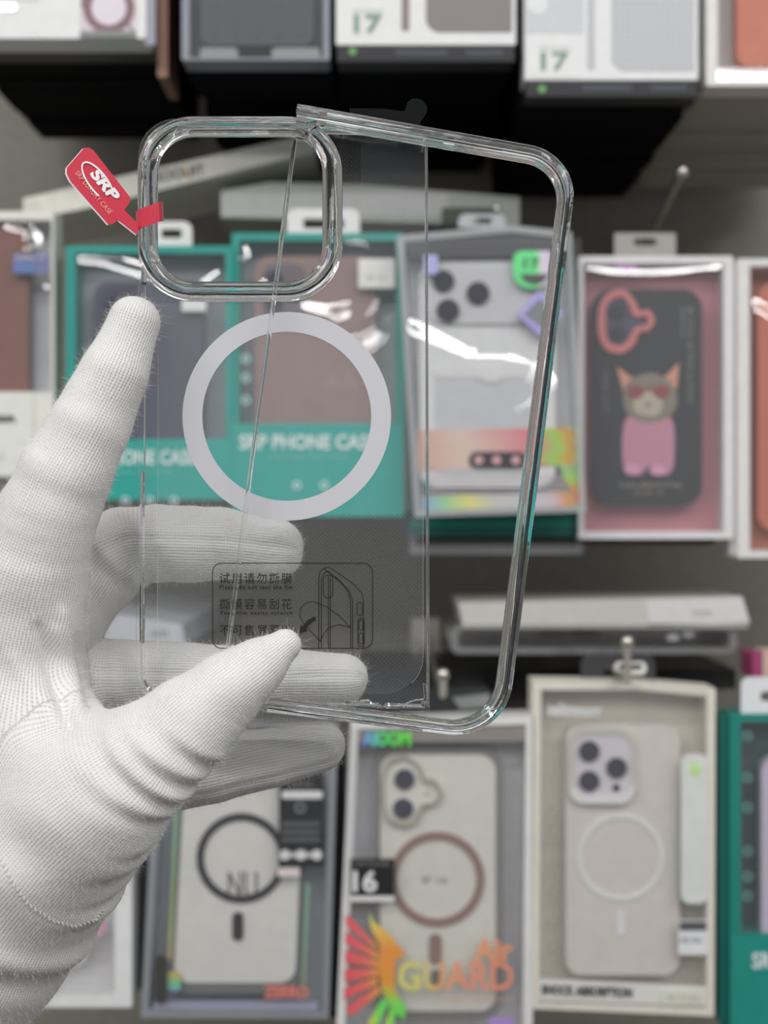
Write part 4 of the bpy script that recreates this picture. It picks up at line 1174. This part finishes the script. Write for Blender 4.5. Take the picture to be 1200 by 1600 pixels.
def chain_s(k, i):
    return sum(np.linalg.norm(J[k][q + 1][0] - J[k][q][0]) for q in range(i))
disp = np.zeros(len(HV))
def fold(k, s, amp, w, slant=0.0, a0=0.0, aw=9.0):
    """cloth fold across a finger at distance s from its tip"""
    m = cid == names.index(k)
    x = along - s - slant * np.sin(ang - a0)
    win = np.exp(-(((ang - a0 + math.pi) % (2 * math.pi) - math.pi) / aw) ** 2)
    disp[m] += (amp * np.exp(-(x / w) ** 2) * win)[m]
# thumb: three deep folds below the joint, heel folds
sT = lambda i: chain_s('thumb', i)
for s_, amp in ((sT(3) - 0.001, 0.0010), (sT(3) + 0.0052, 0.0017), (sT(3) + 0.0112, 0.0016), (sT(3) + 0.0172, 0.0012)):
    fold('thumb', s_, amp, 0.0017, 0.003, -0.75, 1.15)
    fold('thumb', s_ + 0.0026, -amp * 0.9, 0.0014, 0.003, -0.75, 1.15)
for s_, amp in ((sT(5) - 0.004, -0.0016), (sT(5) + 0.006, -0.0018), (sT(5) + 0.016, -0.002), (sT(6) + 0.004, -0.0016)):
    fold('thumb', s_, amp, 0.0022, 0.002, -1.5, 0.55)
fold('thumb', sT(7) - 0.006, 0.0018, 0.004, 0.004, 0.3, 2.0)      # rolled cuff seam
fold('thumb', sT(7) + 0.003, -0.0030, 0.005, 0.004, 0.3, 2.0)
fold('thumb', sT(1) - 0.001, -0.0006, 0.002, 0, 0.0, 1.2)
sI = lambda i: chain_s('index', i)
for s_, amp in ((sI(2) - 0.006, -0.00025), (sI(3) - 0.004, 0.0003), (sI(3) + 0.003, -0.00035), (sI(3) + 0.009, 0.0003), (sI(4) + 0.0, -0.0003), (sI(4) + 0.008, 0.0004)):
    fold('index', s_, amp, 0.0022, 0.002, 0.3, 2.4)
sM = lambda i: chain_s('middle', i)
for s_, amp in ((sM(3) - 0.004, -0.0010), (sM(3) + 0.001, 0.0012), (sM(3) + 0.006, -0.001), (sM(2) + 0.0, -0.0006), (sM(1) + 0.002, -0.0005)):
    fold('middle', s_, amp, 0.002, 0.003, 0.0, 1.8)
for s_, amp in ((chain_s('ring', 1) - 0.003, -0.0006), (chain_s('ring', 3), 0.0008)):
    fold('ring', s_, amp, 0.002, 0.002, 0.0, 1.8)
# seams along the finger sides: shallow grooves
for k, a0 in (('middle', 0.10), ('ring', 0.25), ('pinky', -0.55)):
    m = cid == names.index(k)
    x = (ang - a0) * rad
    disp[m] -= (0.0007 * np.exp(-(x / 0.0007) ** 2))[m]
    disp[m] += (0.0004 * np.exp(-((x - 0.0016) / 0.0010) ** 2) + 0.0004 * np.exp(-((x + 0.0016) / 0.0010) ** 2))[m]
# palm creases (vertical folds beside the index base)
px_ = HV[:, 0] * FPX / HV[:, 1] + 600; py_ = 800 - (HV[:, 2] - CAMZ) * FPX / HV[:, 1]
front = HN[:, 1] < 0.3
for (x0, y0, x1, y1, amp, w) in ((62, 985, 108, 1130, -0.0022, 9), (100, 960, 124, 1110, 0.0014, 10), (88, 985, 116, 1120, 0.0010, 8), (20, 1030, 84, 1120, 0.0012, 14), (118, 1000, 140, 1100, -0.0012, 8)):
    t = np.clip(((px_ - x0) * (x1 - x0) + (py_ - y0) * (y1 - y0)) / ((x1 - x0) ** 2 + (y1 - y0) ** 2), 0, 1)
    dd = np.hypot(px_ - x0 - t * (x1 - x0), py_ - y0 - t * (y1 - y0))
    m = front & (HV[:, 1] < 0.412)
    disp[m] += (amp * np.exp(-(dd / w) ** 2))[m]
# soft cloth unevenness
for _ in range(14):
    kv = rng.normal(size=3) * 170; ph_ = rng.uniform(0, 6.28)
    disp += 0.00011 * np.sin(HV @ kv + ph_)
HV = HV + HN * disp[:, None]
# relax a little
def relax(V, F, n, lam=0.4):
    E = np.concatenate([F[:, [0, 1]], F[:, [1, 2]], F[:, [2, 3]], F[:, [3, 0]]])
    deg = np.zeros(len(V)); np.add.at(deg, E[:, 0], 1); np.add.at(deg, E[:, 1], 1)
    for _ in range(n):
        A = np.zeros_like(V); np.add.at(A, E[:, 0], V[E[:, 1]]); np.add.at(A, E[:, 1], V[E[:, 0]])
        V = V + lam * (A / deg[:, None] - V)
    return V
HV = relax(HV, HF, 6)
HN = vnormals(HV, HF)

def knit_mat():
    m = bpy.data.materials.new('white_knit_cotton'); m.use_nodes = True
    nt = m.node_tree; p = nt.nodes['Principled BSDF']
    def fn(op, a, b=None, c=None):
        n = nt.nodes.new('ShaderNodeMath'); n.operation = op
        for i, v in enumerate((a, b, c)):
            if v is None: continue
            if isinstance(v, (int, float)): n.inputs[i].default_value = v
            else: nt.links.new(v, n.inputs[i])
        return n.outputs[0]
    uv = nt.nodes.new('ShaderNodeUVMap'); uv.uv_map = 'knit'
    tc = nt.nodes.new('ShaderNodeTexCoord')
    nz = nt.nodes.new('ShaderNodeTexNoise'); nz.inputs['Scale'].default_value = 420; nz.inputs['Detail'].default_value = 4
    nt.links.new(tc.outputs['Object'], nz.inputs['Vector'])
    nl = nt.nodes.new('ShaderNodeTexNoise'); nl.inputs['Scale'].default_value = 70; nl.inputs['Detail'].default_value = 2
    nt.links.new(tc.outputs['Object'], nl.inputs['Vector'])
    sp = nt.nodes.new('ShaderNodeSeparateXYZ'); nt.links.new(uv.outputs[0], sp.inputs[0])
    wob = fn('MULTIPLY', fn('SUBTRACT', nz.outputs['Fac'], 0.5), 0.55)
    u = fn('ADD', fn('MULTIPLY', sp.outputs['X'], 2 * math.pi / 0.92), wob)       # columns of stitches, mm
    v = fn('ADD', fn('MULTIPLY', sp.outputs['Y'], 2 * math.pi / 0.78), fn('MULTIPLY', wob, 2.0))
    su = fn('MULTIPLY_ADD', fn('SINE', u), 0.5, 0.5)
    sv = fn('MULTIPLY_ADD', fn('SINE', v), 0.5, 0.5)
    gap = fn('MULTIPLY', fn('POWER', su, 3.0), fn('MULTIPLY_ADD', sv, 0.75, 0.25))
    patch = fn('SMOOTH_MIN', fn('MULTIPLY', nl.outputs['Fac'], 1.7), 1.0, 0.2)
    gap = fn('MULTIPLY', gap, patch)
    h = fn('SUBTRACT', fn('MULTIPLY', nz.outputs['Fac'], 0.5), gap)
    bp = nt.nodes.new('ShaderNodeBump'); bp.inputs['Strength'].default_value = 0.55; bp.inputs['Distance'].default_value = 0.00045
    nt.links.new(h, bp.inputs['Height']); nt.links.new(bp.outputs['Normal'], p.inputs['Normal'])
    mx = nt.nodes.new('ShaderNodeMix'); mx.data_type = 'RGBA'
    mx.inputs['A'].default_value = (0.82, 0.815, 0.80, 1); mx.inputs['B'].default_value = (0.45, 0.43, 0.40, 1)
    nt.links.new(fn('MULTIPLY', gap, 0.75), mx.inputs['Factor'])
    nt.links.new(mx.outputs['Result'], p.inputs['Base Color'])
    p.inputs['Roughness'].default_value = 0.9
    p.inputs['Specular IOR Level'].default_value = 0.1
    p.inputs['Sheen Weight'].default_value = 0.25
    p.inputs['Sheen Roughness'].default_value = 0.5
    return m
knit = knit_mat()
base = J['thumb'][-2][0]
hand = link_mesh('gloved_hand', HV - base, HF, knit, smooth=True)
hand.location = base
tag(hand, 'left hand in a white knitted cotton glove pinching the clear case', 'hand')
# knit coordinates in millimetres; unwrapped per face so the angle does not tear
U = ang * 11.5; Vv = along * 1000.0
fa = ang[HF]; fa = fa[:, :1] + ((fa - fa[:, :1] + math.pi) % (2 * math.pi) - math.pi)
uvs = np.stack([fa * (rad[HF] * 1000), Vv[HF]], -1).reshape(-1, 2)
lay = hand.data.uv_layers.new(name='knit')
lay.data.foreach_set('uv', uvs.astype(np.float32).ravel())

# loose fibres standing off the cotton
vis = np.argwhere((HN[:, 1] < 0.5) & (px_ > -60) & (py_ < 1640))[:, 0]
pick = rng.choice(vis, 34000)
o0 = HV[pick] + rng.normal(size=(len(pick), 3)) * 0.0002
dr = HN[pick] * 0.75 + rng.normal(size=(len(pick), 3)) * 0.55
dr /= np.linalg.norm(dr, axis=1)[:, None]
ln_ = rng.gamma(3.0, 0.00045, len(pick))[:, None]
bend = rng.normal(size=(len(pick), 3)) * 0.35
sdv = np.cross(dr, rng.normal(size=(len(pick), 3))); sdv /= np.linalg.norm(sdv, axis=1)[:, None]
wd = 0.000022
p0 = o0 - HN[pick] * 0.0002
p1 = o0 + dr * ln_ * 0.55; p2 = o0 + (dr + bend) * ln_
FV = np.stack([p0 - sdv * wd, p0 + sdv * wd, p1 - sdv * wd * .8, p1 + sdv * wd * .8, p2], 1).reshape(-1, 3) - base
k5 = np.arange(len(pick)) * 5
me = bpy.data.meshes.new('cotton_fibres')
q4 = np.stack([k5, k5 + 1, k5 + 3, k5 + 2], 1).tolist(); t3 = np.stack([k5 + 2, k5 + 3, k5 + 4], 1).tolist()
me.from_pydata(FV.tolist(), [], q4 + t3)
fib = bpy.data.materials.new('cotton_fibre'); fib.use_nodes = True
fib.node_tree.nodes['Principled BSDF'].inputs['Base Color'].default_value = (0.85, 0.85, 0.83, 1)
fib.node_tree.nodes['Principled BSDF'].inputs['Roughness'].default_value = 0.9
me.materials.append(fib)
fo = bpy.data.objects.new('cotton_fibres', me); COL.objects.link(fo); fo.parent = hand; fo['kind'] = 'stuff'

# stitched seams laid on the cloth surface
from mathutils.bvhtree import BVHTree
bvh = BVHTree.FromPolygons([tuple(v) for v in HV], [tuple(int(i) for i in f) for f in HF])
def on_cloth(px, py, skip=0.0):
    o = Vector((0, 0, CAMZ)); d = (P(px, py, 1.0) - o).normalized()
    h = bvh.ray_cast(o + d * skip, d)
    return (h[0], h[1]) if h[0] else (None, None)
thread = card(206, 204, 196, rough=0.9)
def stitches(name, pts, n, length, r, zig=0.0):
    V = []; F = []
    seg = []
    for i in range(len(pts) - 1):
        for t in np.linspace(0, 1, n, endpoint=False):
            seg.append((pts[i][0] + (pts[i + 1][0] - pts[i][0]) * t, pts[i][1] + (pts[i + 1][1] - pts[i][1]) * t))
    for i in range(0, len(seg) - 1):
        a, na = on_cloth(*seg[i]); b, nb = on_cloth(*seg[i + 1])
        if a is None or b is None or (a - b).length > 0.004: continue
        ax_ = (b - a).normalized(); w = na.cross(ax_).normalized()
        mid = a.lerp(b, 0.5) + na * r * 1.4
        a2 = a.lerp(b, 0.1) + w * zig; b2 = a.lerp(b, 0.9) - w * zig
        k0 = len(V)
        for c, rr_ in ((a2 - na * r * .4, r * .5), (mid, r), (b2 - na * r * .4, r * .5)):
            for q in range(6):
                an_ = q * math.pi / 3
                V.append(tuple(c + (na * math.cos(an_) + w * math.sin(an_)) * rr_ - Vector(base)))
        for s_ in range(2):
            for q in range(6):
                F.append((k0 + s_ * 6 + q, k0 + s_ * 6 + (q + 1) % 6, k0 + s_ * 6 + 6 + (q + 1) % 6, k0 + s_ * 6 + 6 + q))
    if V: link_mesh(name, V, F, thread, hand, smooth=True)
stitches('cuff_stitching', [(0, 1338), (20, 1380), (45, 1414), (80, 1438), (115, 1448), (148, 1438), (165, 1416)], 5, 0.001, 0.00035, 0.0005)
